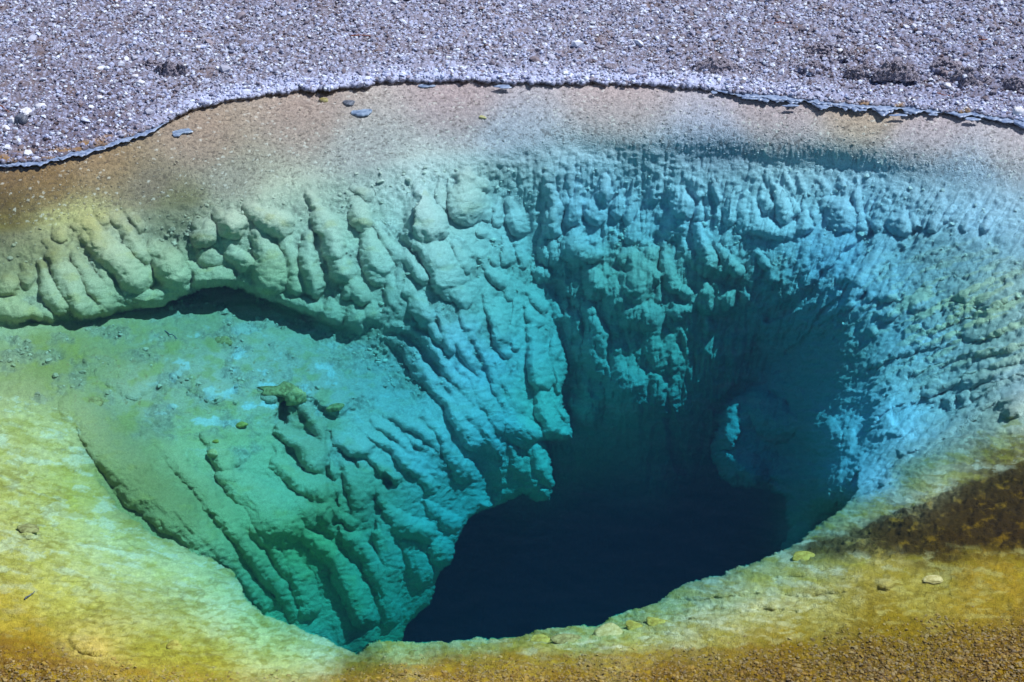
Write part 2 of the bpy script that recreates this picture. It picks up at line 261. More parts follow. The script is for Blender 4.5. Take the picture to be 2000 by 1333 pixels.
for a in [([(1074, 370), (1082, 405), (1076, 450)], 20, 1.2), ([(1100, 372), (1102, 400)], 9, 1.1), ([(1130, 370), (1120, 430)], 18, 1.0), ([(1182, 350), (1180, 385)], 17, 1.4), ([(1175, 385), (1160, 418)], 22, 1.0), ([(1216, 375), (1205, 415)], 13, 1.3), ([(1245, 352), (1232, 400), (1222, 430)], 12, 1.2), ([(1292, 345), (1276, 385)], 14, 1.2), ([(1275, 395), (1235, 460)], 18, .8),
          ([(1322, 375), (1332, 412)], 23, 1.5), ([(1295, 420), (1325, 435)], 24, .9), ([(1290, 450), (1320, 450)], 20, .8), ([(1352, 370), (1362, 385)], 11, 1.2), ([(1362, 395), (1366, 425)], 10, 1.2), ([(1380, 385), (1384, 420)], 8, 1.1), ([(1396, 355), (1404, 390)], 8, 1.5), ([(1400, 400), (1402, 425)], 8, 1.0), ([(1340, 345), (1360, 362)], 14, .7),
          ([(1442, 370), (1425, 425)], 13, 1.2), ([(1462, 380), (1450, 430)], 16, 1.1), ([(1470, 395), (1478, 445)], 15, 1.1), ([(1490, 370), (1496, 405)], 14, 1.0), ([(1512, 365), (1525, 400), (1535, 420)], 15, 1.6), ([(1450, 440), (1500, 448), (1560, 448)], 20, 1.1, 'r'), ([(1540, 390), (1552, 412)], 10, 1.4), ([(1565, 395), (1576, 425)], 9, 1.3), ([(1568, 425), (1575, 440)], 18, 1.3), ([(1590, 400), (1594, 430)], 9, 1.2),
          ([(1620, 400), (1645, 420)], 30, .8), ([(1642, 410), (1648, 432)], 12, 1.4), ([(1672, 350), (1678, 400), (1680, 440)], 10, 1.4), ([(1710, 390), (1695, 425)], 5, 1.4), ([(1735, 395), (1715, 440)], 12, 1.0), ([(1760, 415), (1755, 440)], 26, 1.0), ([(1762, 405), (1760, 432)], 12, 1.4), ([(1782, 420), (1786, 440)], 10, 1.5), ([(1735, 380), (1700, 430)], 5, 1.2), ([(1812, 420), (1802, 445)], 5, 1.2),
          ([(1846, 432), (1820, 445)], 13, 1.5), ([(1895, 415), (1884, 430), (1880, 446)], 10, 1.6), ([(1936, 432), (1924, 448)], 10, 1.4), ([(1560, 335), (1575, 400)], 8, .8, 'r'), ([(1530, 325), (1545, 380)], 8, .8, 'r'), ([(1600, 330), (1615, 390)], 8, .8, 'r'), ([(1500, 330), (1505, 365)], 8, .8, 'r'), ([(1640, 340), (1650, 390)], 8, .7, 'r'),
          # second tier
          ([(1138, 445), (1120, 490)], 26, 1.2), ([(1162, 475), (1158, 500)], 18, 1.3), ([(1110, 480), (1130, 500)], 24, .8), ([(1150, 530), (1165, 560)], 26, 1.0), ([(1162, 545), (1170, 560)], 11, 1.6), ([(1060, 470), (1080, 500)], 22, .8), ([(1046, 525), (1058, 535)], 17, 1.3),
          ([(1225, 500), (1250, 530), (1240, 560)], 36, 1.0), ([(1280, 485), (1270, 502)], 16, 1.4), ([(1275, 520), (1280, 535)], 16, 1.5), ([(1250, 530), (1250, 545)], 10, 1.2), ([(1297, 470), (1300, 510), (1315, 560)], 14, 1.4), ([(1310, 560), (1338, 580)], 13, 1.7), ([(1195, 540), (1210, 590)], 30, .8),
          ([(1365, 445), (1375, 490), (1388, 512)], 20, 1.5), ([(1330, 470), (1332, 490)], 8, 1.5), ([(1345, 505), (1380, 525)], 18, 1.0), ([(1405, 480), (1425, 510), (1440, 528)], 15, 1.6), ([(1395, 515), (1420, 525)], 14, 1.1), ([(1480, 500), (1498, 520)], 11, 1.6), ([(1500, 520), (1512, 545)], 13, 1.0),
          ([(1375, 555), (1380, 575)], 20, 1.2), ([(1395, 555), (1410, 580), (1418, 592)], 17, 1.7), ([(1418, 560), (1432, 590)], 9, 1.6), ([(1450, 565), (1458, 588)], 10, 1.4), ([(1350, 590), (1420, 600)], 24, .9, 'r'), ([(1320, 595), (1330, 610)], 20, 1.0), ([(1380, 625), (1384, 645)], 12, 1.6), ([(1335, 650), (1338, 665)], 9, 1.3), ([(1200, 610), (1290, 620)], 34, .7, 'r'),
          ([(1110, 590), (1120, 650)], 14, 1.1), ([(1150, 600), (1165, 660), (1165, 720)], 26, 1.1), ([(1130, 640), (1135, 700)], 12, 1.0), ([(1120, 740), (1125, 760)], 8, 1.4), ([(1150, 730), (1160, 780)], 28, .9), ([(1120, 780), (1150, 810)], 30, .8), ([(1130, 800), (1138, 812)], 8, 1.3),
          ([(1200, 700), (1230, 780), (1240, 830)], 50, .7, 'r'), ([(1260, 720), (1290, 800)], 30, .6, 'r'), ([(1280, 640), (1300, 700)], 34, .6), ([(1400, 660), (1380, 740)], 36, .6, 'r'), ([(1440, 640), (1420, 720)], 22, .8, 'r'),
          ([(1310, 820), (1330, 920)], 14, -1.4, 'c'), ([(1300, 770), (1318, 830)], 8, -1.4, 'c'), ([(1480, 660), (1440, 780)], 16, -1.0, 'c'), ([(1465, 740), (1405, 800)], 14, -1.0, 'c'), ([(1080, 560), (1110, 600)], 16, -1.0, 'c'),
          # right wall: diagonal gullies and shelves
          ([(1700, 460), (1640, 520), (1560, 590), (1500, 620)], 14, -1.4, 'c'), ([(1660, 560), (1600, 620), (1580, 680)], 8, -1.4, 'c'), ([(1690, 580), (1640, 620), (1600, 670)], 7, -1.3, 'c'), ([(1790, 450), (1760, 500), (1720, 540)], 10, -1.2, 'c'),
          ([(1640, 620), (1540, 690)], 8, -1.0, 'c'), ([(1730, 480), (1670, 560), (1610, 640)], 24, 1.0, 'r'), ([(1680, 540), (1700, 520)], 16, .9), ([(1640, 545), (1660, 535)], 18, 1.1), ([(1625, 590), (1640, 575)], 12, 1.3), ([(1720, 618), (1740, 618)], 13, 1.5), ([(1710, 640), (1712, 655)], 10, 1.5),
          ([(1700, 585), (1740, 570)], 13, 1.2), ([(1830, 590), (1790, 600)], 14, 1.1), ([(1640, 590), (1600, 640)], 10, 1.0, 'r'), ([(1870, 620), (1820, 640)], 12, 1.0), ([(1930, 545), (1890, 575)], 22, .9), ([(1990, 560), (1930, 590)], 22, .9), ([(1980, 620), (1900, 650)], 22, .9),
          ([(1860, 660), (1730, 690), (1600, 760)], 14, 1.0, 'r'), ([(1880, 690), (1780, 720), (1700, 790)], 12, 1.0, 'r'), ([(2010, 665), (1930, 680), (1880, 700)], 12, 1.3, 'r'), ([(2010, 700), (1940, 708), (1890, 730)], 11, 1.3, 'r'), ([(2000, 730), (1920, 740), (1870, 755)], 12, 1.2, 'r'), ([(2010, 770), (1985, 780), (1975, 800)], 20, 1.2),
          ([(1870, 745), (1830, 752), (1812, 765)], 10, 1.8), ([(1850, 775), (1860, 790)], 14, 1.1), ([(1890, 760), (1880, 790)], 14, 1.0), ([(1740, 800), (1715, 810), (1700, 835)], 9, 1.6), ([(1715, 855), (1760, 845)], 9, 1.1), ([(1810, 865), (1760, 880)], 8, 1.6), ([(1780, 925), (1730, 940)], 12, 1.4), ([(1950, 780), (1880, 820), (1800, 880)], 12, 1.2, 'r'),
          ([(1840, 800), (1760, 815)], 22, -.8, 'c'), ([(1870, 790), (1830, 805)], 14, -1.0, 'c'), ([(1640, 860), (1570, 930)], 6, -1.0, 'c')]:
    st(L, *a)
for a in [([(1430, 800), (1410, 850)], 30, .9), ([(1480, 780), (1520, 830)], 40, .8), ([(1420, 900), (1470, 930)], 34, .8), ([(1560, 780), (1600, 850)], 40, .6), ([(1560, 1000), (1600, 990)], 34, .8), ([(1500, 900), (1560, 930)], 30, .6)]:
    st('rb', *a)
L = 'near'
for a in [([(2020, 830), (1900, 850), (1800, 905), (1700, 960), (1600, 1020)], 14, 1.2, 'r'), ([(2020, 800), (1920, 822), (1840, 862)], 12, 1.2, 'r'), ([(1920, 870), (1830, 890)], 10, 1.1), ([(1700, 960), (1640, 985)], 7, 1.2, 'r'), ([(1950, 890), (1800, 930), (1700, 985)], 12, 1.0, 'r'),
          ([(1460, 1120), (1560, 1110), (1640, 1090)], 18, .9, 'r'), ([(1300, 1165), (1400, 1150), (1500, 1140)], 20, 1.1, 'r'), ([(1500, 1160), (1600, 1150), (1700, 1135)], 14, .8, 'r'), ([(1420, 1190), (1520, 1178), (1570, 1190)], 13, 1.0, 'r'), ([(1320, 1205), (1380, 1198)], 12, 1.0, 'r'), ([(1480, 1178), (1510, 1182)], 12, 1.2),
          ([(1280, 1190), (1260, 1210)], 18, .9), ([(1090, 1232), (1150, 1230)], 16, .8, 'r'), ([(1110, 1252), (1200, 1248)], 12, .9, 'r'), ([(1200, 1240), (1300, 1225), (1380, 1240)], 12, .7, 'r'), ([(1710, 1140), (1750, 1135)], 14, 1.0, 'r'), ([(1640, 1120), (1700, 1120)], 12, .7, 'r'),
          ([(680, 1330), (760, 1305), (860, 1298), (940, 1280), (1010, 1275)], 26, .9, 'r'), ([(740, 1262), (800, 1262)], 16, .9, 'r'), ([(880, 1268), (960, 1262)], 10, .7, 'r'), ([(150, 1250), (190, 1262)], 26, .8), ([(20, 1195), (40, 1190)], 16, .6), ([(520, 1245), (600, 1248)], 18, .8, 'r'), ([(430, 1120), (500, 1200)], 16, .9, 'r'),
          ([(1560, 1050), (1680, 1000), (1800, 960), (2000, 900)], 26, .7, 'r'), ([(1780, 1010), (1900, 980), (2000, 960)], 16, .6, 'r'), ([(95, 905), (130, 900), (170, 912)], 14, .8), ([(85, 955), (120, 972)], 11, .7), ([(40, 1030), (60, 1040)], 16, .6)]:
    st(L, *a)

def relief(layer):
    R = np.zeros(U.shape, np.float32); C = np.zeros(U.shape, np.float32); base = np.full(U.shape, 0, np.float32)
    for pts, r, h, k in S[layer]:
        us = [p[0] for p in pts]; vs = [p[1] for p in pts]; m = r + 14
        a0, a1 = np.searchsorted(UA, [min(us) - m, max(us) + m]); b0, b1 = np.searchsorted(VA, [min(vs) - m, max(vs) + m])
        if a1 <= a0 or b1 <= b0: continue
        u = Wu[b0:b1, a0:a1]; v = Wv[b0:b1, a0:a1]
        best = np.full(u.shape, 1e9, np.float32); par = np.zeros(u.shape, np.float32)
        seg = [math.dist(p, q) for p, q in zip(pts[:-1], pts[1:])]; tot = sum(seg) or 1; acc = 0
        for (p, q, ln) in zip(pts[:-1], pts[1:], seg):
            ax, ay = q[0] - p[0], q[1] - p[1]
            t = np.clip(((u - p[0]) * ax + (v - p[1]) * ay) / (ln * ln + 1e-6), 0, 1)
            dd = (u - p[0] - t * ax) ** 2 + (v - p[1] - t * ay) ** 2
            par = np.where(dd < best, (acc + t * ln) / tot, par); best = np.minimum(best, dd); acc += ln
        s = np.sqrt(best)
        if k == 'd': rr = r * (0.55 + 0.45 * ss(0, .7, par)); hh = 0.45 + 0.55 * ss(0, .8, par)
        elif k == 'r': rr = r * (0.6 + 0.4 * np.sin(np.pi * np.clip(par, .12, .88))); hh = 0.35 + 0.65 * np.sin(np.pi * par)
        else: rr = r; hh = 1.0
        q = np.clip(1 - (s / rr) ** 2, 0, 1)
        if h > 0:
            val = h * r * 0.0030 * hh * (0.5 * np.sqrt(q) + 0.5 * q)
            cur = R[b0:b1, a0:a1]
            R[b0:b1, a0:a1] = np.maximum(cur, val) + 0.18 * np.minimum(cur, val)
        else:
            C[b0:b1, a0:a1] = np.minimum(C[b0:b1, a0:a1], h * r * 0.0030 * q * (1.5 - .5 * q))
    return R + C

def flow(psi, lam, seed):                                   # small flutes running down the slope
    t = fbm2(psi / lam, V / (lam * 6.0) + U / (lam * 9.0), seed, 2)
    return 1 - np.abs(t) * 2.2

print('terrain grid', NU, NV)
far = rbf(FARP); left = rbf(LEFTP); lip = rbf(LIPP); near = rbf(NEARP); rbd = rbf(RBP)
far = np.maximum(far, .02); left = np.maximum(left, .05)

psi_far = rbf([(900, 300, 900), (1100, 300, 1100), (1300, 300, 1300), (1500, 300, 1500), (1700, 300, 1700), (2000, 330, 2000), (950, 600, 880), (1100, 600, 1090), (1300, 600, 1310), (1450, 600, 1520), (1600, 600, 1730), (1800, 600, 1980), (2000, 600, 2150), (1200, 900, 1180), (1350, 900, 1400), (1500, 850, 1720), (1600, 900, 1980), (1800, 850, 2200), (1980, 780, 2260), (1300, 1200, 1400), (1500, 1050, 1950)])
psi_left = rbf([(0, 430, 0), (60, 620, 0), (200, 410, 200), (292, 545, 200), (480, 400, 480), (510, 560, 480), (600, 380, 600), (615, 590, 600), (740, 340, 740), (800, 440, 740), (880, 600, 740), (960, 760, 745), (1030, 860, 750), (900, 330, 900), (960, 500, 890), (1050, 800, 880),
                (150, 790, 0), (300, 970, 0), (470, 1130, 0), (270, 790, 110), (440, 1020, 110), (600, 1230, 110), (430, 820, 250), (600, 1020, 250), (720, 1230, 250), (600, 800, 400), (740, 1000, 400), (800, 1200, 400), (760, 740, 560), (880, 920, 560), (890, 1080, 560), (780, 660, 640), (900, 840, 640), (960, 960, 640)])

R_lip = relief('lip'); R_left = relief('left'); R_far = relief('far'); R_near = relief('near'); R_rb = relief('rb')
wall = ss(10, 70, V - edge_v)
fl_far = flow(psi_far, 26, 31) * .5 + flow(psi_far, 11, 32) * .22
fl_left = flow(psi_left, 24, 33) * .5 + flow(psi_left, 10, 34) * .22
upper = ss(0, 30, V - edge_v) * (1 - ss(70, 130, V - edge_v))
# relief in metres towards the camera
crag = ss(430, 480, V) * (1 - ss(760, 900, V))
far_relief = R_far * 1.15 + .016 * wall * flow(psi_far, 34, 231) + .008 * wall * flow(psi_far, 8, 232) + crag * .026 * (1 - np.abs(fbm2(psi_far / 46 + V / 150, V / 62, 37, 4)) * 2.4) + .014 * fl_far * wall + .012 * upper * flow(psi_far, 16, 35)
flat_left = np.exp(-(((U - 380) / 330) ** 2 + ((V - 745) / 95) ** 2))      # the smooth shelf below the overhang
left_relief = R_left * 1.35 + .014 * fl_left * wall * (1 - .9 * np.clip(flat_left * 1.5, 0, 1))
lip_relief = R_lip * 1.25 + .008 * fl_left * wall
near_flow = flow(V + .25 * U - .00022 * (U - 900) ** 2, 20, 36)
near_relief = R_near + .0035 * near_flow * ss(-.02, .12, near)
rb_relief = R_rb * 1.3 + .012 * fl_far + .045 * fbm2(U / 50, V / 60, 38, 5)

def ray_t(d): return (H + d) / (math.sin(PITCH) - math.cos(PITCH) * (666.5 - V) / F)
T = ray_t(far) - far_relief
def over(T, d, rel, poly, width, amt, k=0):
    m = inside(poly, Wu, Wv); s = dist_line(poly, Wu, Wv, True)
    Tn = ray_t(d) - rel
    gap = np.clip(T - Tn, 0, amt)
    x = np.clip(s / width, 0, 1)
    Tn = Tn + gap * (1 - np.sqrt(np.clip(1 - (1 - x) ** 2, 0, 1)))
    wl = ss(0, 34, s) + (1 - ss(0, 34, s)) * ss(.07, .22, np.abs(T - Tn))   # small steps are feathered, real ledges stay crisp
    Tn = T * (1 - wl) + Tn * wl
    return np.where(m, Tn, T), m, s
_wu, _wv = Wu, Wv; Wu = Wu + 16 * fbm2(U / 45, V / 45, 39, 3); Wv = Wv + 16 * fbm2(U / 45, V / 45, 40, 3)
T, m_rb, s_ = over(T, rbd, rb_relief, RB_POLY, 40, .35)
Wu, Wv = _wu, _wv
T, m_left, s_ = over(T, left, left_relief, LEFT_POLY, 16, .16)
T, m_lip, s_ = over(T, lip, lip_relief, LIP_POLY, 20, .16)
T, m_near, s_near = over(T, near, near_relief, NEAR_POLY, 12, .10)
s_near = np.where(m_near, s_near, -s_near)
# back to depth; close the basin outside the picture
denom = (math.sin(PITCH) - math.cos(PITCH) * (666.5 - V) / F)
D = T * denom - H
frac = np.clip((V - shore_v) / (edge_v - shore_v), 0, 2)
D_lin = .02 + .14 * frac ** 1.3; wfr = ss(.5, 1.25, frac)
D = np.where(frac < 1.3, D_lin * (1 - wfr) + D * wfr, D)
out = np.maximum.reduce([ss(60, 480, -U), ss(2060, 2480, U), ss(1370, 1480, V)])
D = D * (1 - out) + (-.06) * out
# dry ground beyond the shoreline
on = ss(-3, 4, shore_s) * (1 - 0)
crust = np.exp(-(np.clip(shore_s - 9, 0, 99) / 16.0) ** 2) * ss(60, 300, np.abs(U - 150) + 60) * (1 - .55 * ss(1150, 1400, U)) * (.65 + .7 * noise2(U / 70, V / 50, 45))
mound = 0
for (a, b, ru, rv, hgt) in [(1395, 128, 40, 8, .05), (1650, 118, 45, 7, .045), (1585, 135, 34, 8, .06), (1690, 140, 42, 9, .06), (1760, 136, 46, 14, .10), (1900, 150, 44, 14, .11), (1985, 160, 30, 10, .08), (1850, 132, 40, 9, .06), (1600, 95, 40, 8, .04), (1450, 108, 60, 9, .03), (1950, 128, 40, 7, .05),
                            (475, 92, 40, 7, .04), (640, 168, 20, 6, .03), (250, 235, 50, 10, .025), (1780, 20, 60, 7, .03), (1840, 60, 60, 6, .03), (1240, 40, 60, 6, .02)]:
    mound = mound + hgt * np.exp(-(((Wu - a) / ru) ** 2 + ((Wv - b) / rv) ** 2) * 1.2)
rise = .009 + .012 * ss(8, 40, shore_s) + .045 * ss(0, 250, shore_s) + .02 * fbm2(U / 190, V / 60, 41, 3) * ss(5, 80, shore_s) + crust * (.008 + .022 * np.clip(noise2(U / 15, V / 7, 42) + .3 * noise2(U / 6, V / 4, 43), -.2, 1)) + mound * .6
rough_right = ss(1250, 1700, U) * ss(18, 60, shore_s)
rise = rise + rough_right * .022 * fbm2(U / 30, V / 13, 44, 3)
D = np.where(shore_s > -3, D * (1 - on) - rise * on, D)

DX = (U - 1000) / F; DY = math.cos(PITCH) + math.sin(PITCH) * (666.5 - V) / F
def pos(D):
    t = (H + D) / denom
    return np.stack([DX * t, DY * t, H - denom * t], -1).astype(np.float32)
P = pos(D)
def normals(P):
    du = np.gradient(P, axis=1); dv = np.gradient(P, axis=0)
    n = np.cross(dv, du); n /= np.linalg.norm(n, axis=-1, keepdims=True) + 1e-12
    return n
N = normals(P)
# --- zones
dry = ss(-2, 3, shore_s)
shelf = (1 - dry) * (1 - ss(-12, 25, V - edge_v + 14 * noise2(U / 45, V / 25, 51)))
nearflat = m_near * ss(.25, .05, D) if False else m_near * (1 - ss(.06, .22, D))
patch = fbm2(U / 70, V / 48, 52, 4)
lobes = np.clip(np.where(m_lip, R_lip, np.where(m_near, R_near, np.where(m_left, R_left, np.where(m_rb, R_rb, R_far)))) / .05, 0, 1)
crumb = ss(-.05, .25, patch) * (1 - lobes) * wall * (1 - m_near) * (1 - m_rb * .8)
crumb = crumb * (1 - ss(850, 1000, V)) * (1 - .75 * ss(560, 700, V) * (U > 1120))
crumb = np.maximum(crumb, .5 * np.exp(-(((U - 1830) / 130) ** 2 + ((V - 480) / 85) ** 2)))
crumb = np.maximum(crumb, .8 * np.exp(-(((U - 740) / 120) ** 2 + ((V - 690) / 60) ** 2)) * (1 - m_lip))
crumb = np.clip(np.maximum(crumb, upper * .6 * (1 - lobes)), 0, 1) * (1 - .35 * ss(900, 1200, U))
flake = np.exp(-(((U - 1900) / 190) ** 2 + ((V - 620) / 110) ** 2)) * (1 - m_near)
brownR = ss(0, 20, V + 10 * noise2(U / 40, V / 16, 57) - np.interp(U, [1400, 1500, 1600, 1700, 1800, 1900, 2000, 2700], [1200, 1095, 1050, 1010, 970, 930, 895, 800])) * ss(1480, 1560, U) * (1 - ss(-6, 26, V - np.interp(U, [1400, 1600, 1800, 2000, 2700], [1100, 1076, 1078, 1062, 1060]) + 18 * noise2(U / 60, V / 30, 53)))
brownR = brownR.astype(np.float32)
gravB = m_near * ss(-45, 55, V - np.interp(U, [-700, 0, 150, 350, 600, 680, 900, 1200, 1500, 1700, 2000, 2700], [1270, 1275, 1300, 1325, 1345, 1325, 1298, 1295, 1275, 1240, 1215, 1200]) + 16 * noise2(U / 50, V / 25, 54))

X, Y, Z = P[..., 0], P[..., 1], P[..., 2]
dsp = .010 * noise3(X / .16, Y / .16, Z / .16, 61) + .006 * noise3(X / .075, Y / .075, Z / .075, 62)
fine = .0035 * noise3(X / .034, Y / .034, Z / .034, 63) + .0022 * noise3(X / .017, Y / .017, Z / .017, 64)
smoothz = 1 - .3 * lobes
wet = (1 - dry)
disp = wet * (1 - shelf) * (dsp * (.75 + .5 * crumb) * (1 - .3 * m_near) * (1 - .25 * lobes) + fine * (.95 + 2.6 * crumb + 1.4 * flake + 2.0 * brownR + .8 * gravB) * smoothz)
wrk = 1 - np.abs(fbm2(U / 30, V / 13, 65, 4)) * 3
disp = disp + wet * (1 - shelf) * (.0048 * wrk * (1 - crumb) + .004 * noise3(X / .05, Y / .05, Z / .022, 66) * (1 - m_near))
w1, w2, wid = worley2(X / .034 + .3 * noise2(X / .05, Y / .05, 71), Y / .034, 72)
v1, v2, vid = worley2(X / .016, Y / .016, 73)
peb = ss(.0, .5, w2 - w1) * (.35 + .65 * wid); peb2 = ss(0, .5, v2 - v1) * (.3 + .7 * vid)
clump = fbm2(X / .12, Y / .12, 74, 4)
clump2 = fbm2(X / .33 + 3, Y / .33, 75, 5)
grav = dry * (.011 * peb + .007 * peb2 + .020 * clump + .03 * clump2 * ss(10, 60, shore_s))
grav = grav + shelf * (.004 * peb * (wid > .6) + .006 * peb2) + gravB * (.004 * peb + .004 * peb2) + crumb * wet * (.008 * peb + .005 * peb2) + brownR * .006 * peb
disp = disp + grav
# layered flakes on the right slope
fk = fbm2(psi_far / 60 + .2 * noise2(U / 20, V / 14, 81), (V + .35 * U) / 17, 82, 3)
disp = disp + flake * .015 * ss(-.05, .12, fk) + .010 * ss(-.02, .1, fk) * np.exp(-(((U - 1850) / 220) ** 2 + ((V - 760) / 80) ** 2)) * (1 - m_near)
edgefade = 1 - out
P = P + N * (disp * edgefade)[..., None]
N = normals(P)

# ------------------------------------------------------------------ rock colour (mineral crust, bacterial mats), blue water haze painted into the far wall
CP = [  # u, v, r, g, b   (linear base colour)
 (0, 30, .34, .31, .33), (500, 30, .36, .33, .35), (1000, 30, .42, .40, .43), (1500, 30, .36, .34, .37), (2000, 30, .34, .33, .37), (0, 180, .32, .28, .29), (400, 150, .40, .38, .40), (900, 120, .44, .42, .45), (1400, 120, .34, .31, .33), (1900, 120, .31, .30, .35), (1950, 190, .28, .28, .35),
 (0, 290, .20, .18, .22), (200, 250, .22, .20, .25),
 (0, 340, .22, .14, .06), (100, 360, .24, .155, .065), (0, 400, .16, .10, .035), (200, 340, .30, .21, .11), (400, 290, .36, .27, .20), (300, 370, .24, .19, .13), (600, 250, .40, .31, .25), (900, 220, .44, .35, .31), (1200, 210, .46, .38, .33), (1500, 240, .45, .37, .33), (1800, 270, .47, .40, .37), (1980, 310, .50, .44, .40), (1700, 225, .46, .36, .24),
 (450, 350, .34, .31, .24), (700, 290, .42, .39, .34), (1000, 260, .42, .42, .42), (1400, 280, .44, .44, .47),
 (0, 450, .20, .15, .04), (60, 500, .34, .29, .10), (150, 440, .55, .48, .20), (120, 550, .62, .60, .38), (250, 480, .64, .62, .40), (330, 540, .64, .62, .38), (20, 610, .60, .56, .30), (330, 430, .26, .24, .12), (350, 400, .20, .18, .09),
 (450, 450, .66, .66, .48), (530, 430, .68, .68, .50), (520, 540, .60, .58, .34), (620, 450, .66, .67, .50), (700, 450, .66, .68, .50), (800, 400, .72, .74, .60), (860, 500, .68, .70, .56), (650, 600, .55, .56, .38),
 (920, 380, .68, .70, .55), (1000, 400, .66, .70, .62), (1150, 380, .62, .72, .74), (1330, 400, .68, .76, .76), (1500, 400, .70, .78, .76), (1700, 400, .62, .72, .76), (1900, 420, .58, .68, .74), (1900, 350, .42, .46, .48),
 (1000, 600, .62, .66, .52), (1080, 800, .66, .70, .48), (900, 700, .70, .72, .70), (950, 850, .68, .70, .62), (1050, 930, .60, .66, .44), (1250, 550, .52, .55, .40), (1400, 580, .54, .57, .42), (1300, 700, .50, .54, .38), (1200, 800, .50, .54, .42),
 (1500, 600, .46, .56, .50), (1500, 850, .40, .48, .40), (1600, 700, .44, .52, .46), (1650, 500, .50, .62, .70), (1700, 560, .54, .68, .74), (1850, 500, .42, .52, .54), (1800, 650, .56, .68, .72), (1950, 600, .60, .63, .54), (1960, 680, .62, .66, .56),
 (1750, 830, .62, .78, .86), (1700, 930, .56, .72, .80), (1850, 760, .62, .66, .62), (1980, 740, .66, .66, .60), (1980, 820, .60, .58, .44), (1800, 930, .44, .42, .26), (1650, 1010, .38, .36, .18), (1560, 1040, .40, .44, .28),
 (100, 700, .40, .37, .12), (0, 760, .50, .46, .20), (250, 680, .42, .40, .18), (400, 640, .42, .42, .24), (300, 760, .54, .50, .32), (450, 720, .56, .54, .40), (550, 720, .50, .50, .38), (650, 760, .50, .52, .42), (750, 740, .48, .54, .46), (100, 850, .54, .50, .22),
 (250, 850, .38, .38, .18), (280, 960, .36, .34, .13), (350, 1000, .38, .37, .15), (400, 880, .54, .56, .28), (500, 900, .56, .60, .34), (450, 1030, .50, .52, .24), (560, 950, .56, .60, .34), (600, 1060, .50, .56, .22), (700, 860, .62, .62, .50), (620, 850, .48, .48, .30), (720, 960, .46, .48, .28), (820, 880, .66, .68, .60), (640, 1000, .40, .41, .18),
 (540, 1180, .46, .54, .26), (680, 1180, .46, .56, .28), (800, 1060, .52, .62, .40), (860, 1000, .56, .66, .50), (760, 1200, .42, .52, .30), (650, 650, .46, .50, .34),
 (1200, 1000, .30, .34, .30), (1300, 1100, .28, .32, .28), (1000, 1150, .30, .33, .30), (1450, 1000, .30, .36, .30),
 (60, 1000, .52, .49, .17), (0, 1100, .50, .46, .14), (150, 950, .48, .45, .14), (200, 1080, .56, .54, .25), (350, 1120, .56, .55, .28), (300, 1200, .52, .49, .20), (450, 1190, .60, .60, .34), (120, 1180, .58, .52, .13), (0, 1200, .50, .38, .05), (60, 1250, .38, .26, .02), (180, 1265, .60, .50, .15), (0, 1290, .22, .12, .02), (100, 1310, .20, .12, .02),
 (300, 1270, .46, .42, .06), (400, 1300, .42, .37, .04), (560, 1290, .58, .56, .22), (620, 1270, .66, .66, .40), (500, 1230, .60, .60, .28), (700, 1310, .30, .17, .01), (900, 1305, .30, .17, .01), (780, 1262, .46, .52, .22), (920, 1258, .44, .52, .26), (1000, 1290, .36, .23, .01), (1050, 1270, .48, .40, .12), (1120, 1235, .40, .48, .22), (1200, 1230, .42, .46, .18),
 (1240, 1260, .50, .45, .16), (1400, 1250, .46, .40, .12), (1300, 1190, .34, .38, .16), (1400, 1160, .38, .42, .26), (1500, 1130, .36, .36, .14), (1480, 1190, .52, .48, .24), (1350, 1215, .56, .54, .34), (1600, 1130, .38, .36, .13), (1700, 1120, .42, .36, .09), (1600, 1200, .52, .48, .22), (1800, 1170, .50, .46, .18), (1950, 1120, .48, .36, .06), (1900, 1200, .48, .38, .08), (1550, 1255, .36, .27, .01),
 (1500, 1310, .26, .17, .03), (1300, 1315, .25, .16, .02), (1100, 1310, .28, .17, .01), (1700, 1300, .26, .17, .04), (1950, 1290, .26, .16, .03), (1750, 1230, .38, .29, .02), (1900, 1250, .34, .24, .02),
 (1900, 990, .055, .032, .004), (1980, 940, .08, .05, .006), (1750, 1040, .07, .045, .006), (1600, 1070, .10, .075, .012), (1850, 1060, .09, .06, .006), (1980, 1040, .08, .055, .006), (1980, 890, .16, .12, .03),
 (-500, 900, .5, .5, .2), (2500, 700, .5, .5, .4), (2500, 1200, .3, .22, .03), (-500, 300, .3, .26, .25), (2500, 150, .33, .32, .36)]
_up = upsample
wgu = U + (26 * fbm2(U / 60, V / 34, 191, 4) + 14 * noise2(U / 14, V / 8, 192)) * ss(330, 420, V); wgv = V + (20 * fbm2(U / 70, V / 30, 193, 4) + 9 * noise2(U / 13, V / 7, 194)) * ss(330, 420, V)
def upsample(c):                                             # looked up at a ragged position, so mats and crusts get torn edges
    a = np.clip((wgu - CU[0]) / 20.0, 0, len(CU) - 1.001); b = np.clip((wgv - CV[0]) / 20.0, 0, len(CV) - 1.001)
    a0 = a.astype(int); b0 = b.astype(int); fa = a - a0; fb = b - b0
    return ((c[b0, a0] * (1 - fa) + c[b0, a0 + 1] * fa) * (1 - fb) + (c[b0 + 1, a0] * (1 - fa) + c[b0 + 1, a0 + 1] * fa) * fb).astype(np.float32)
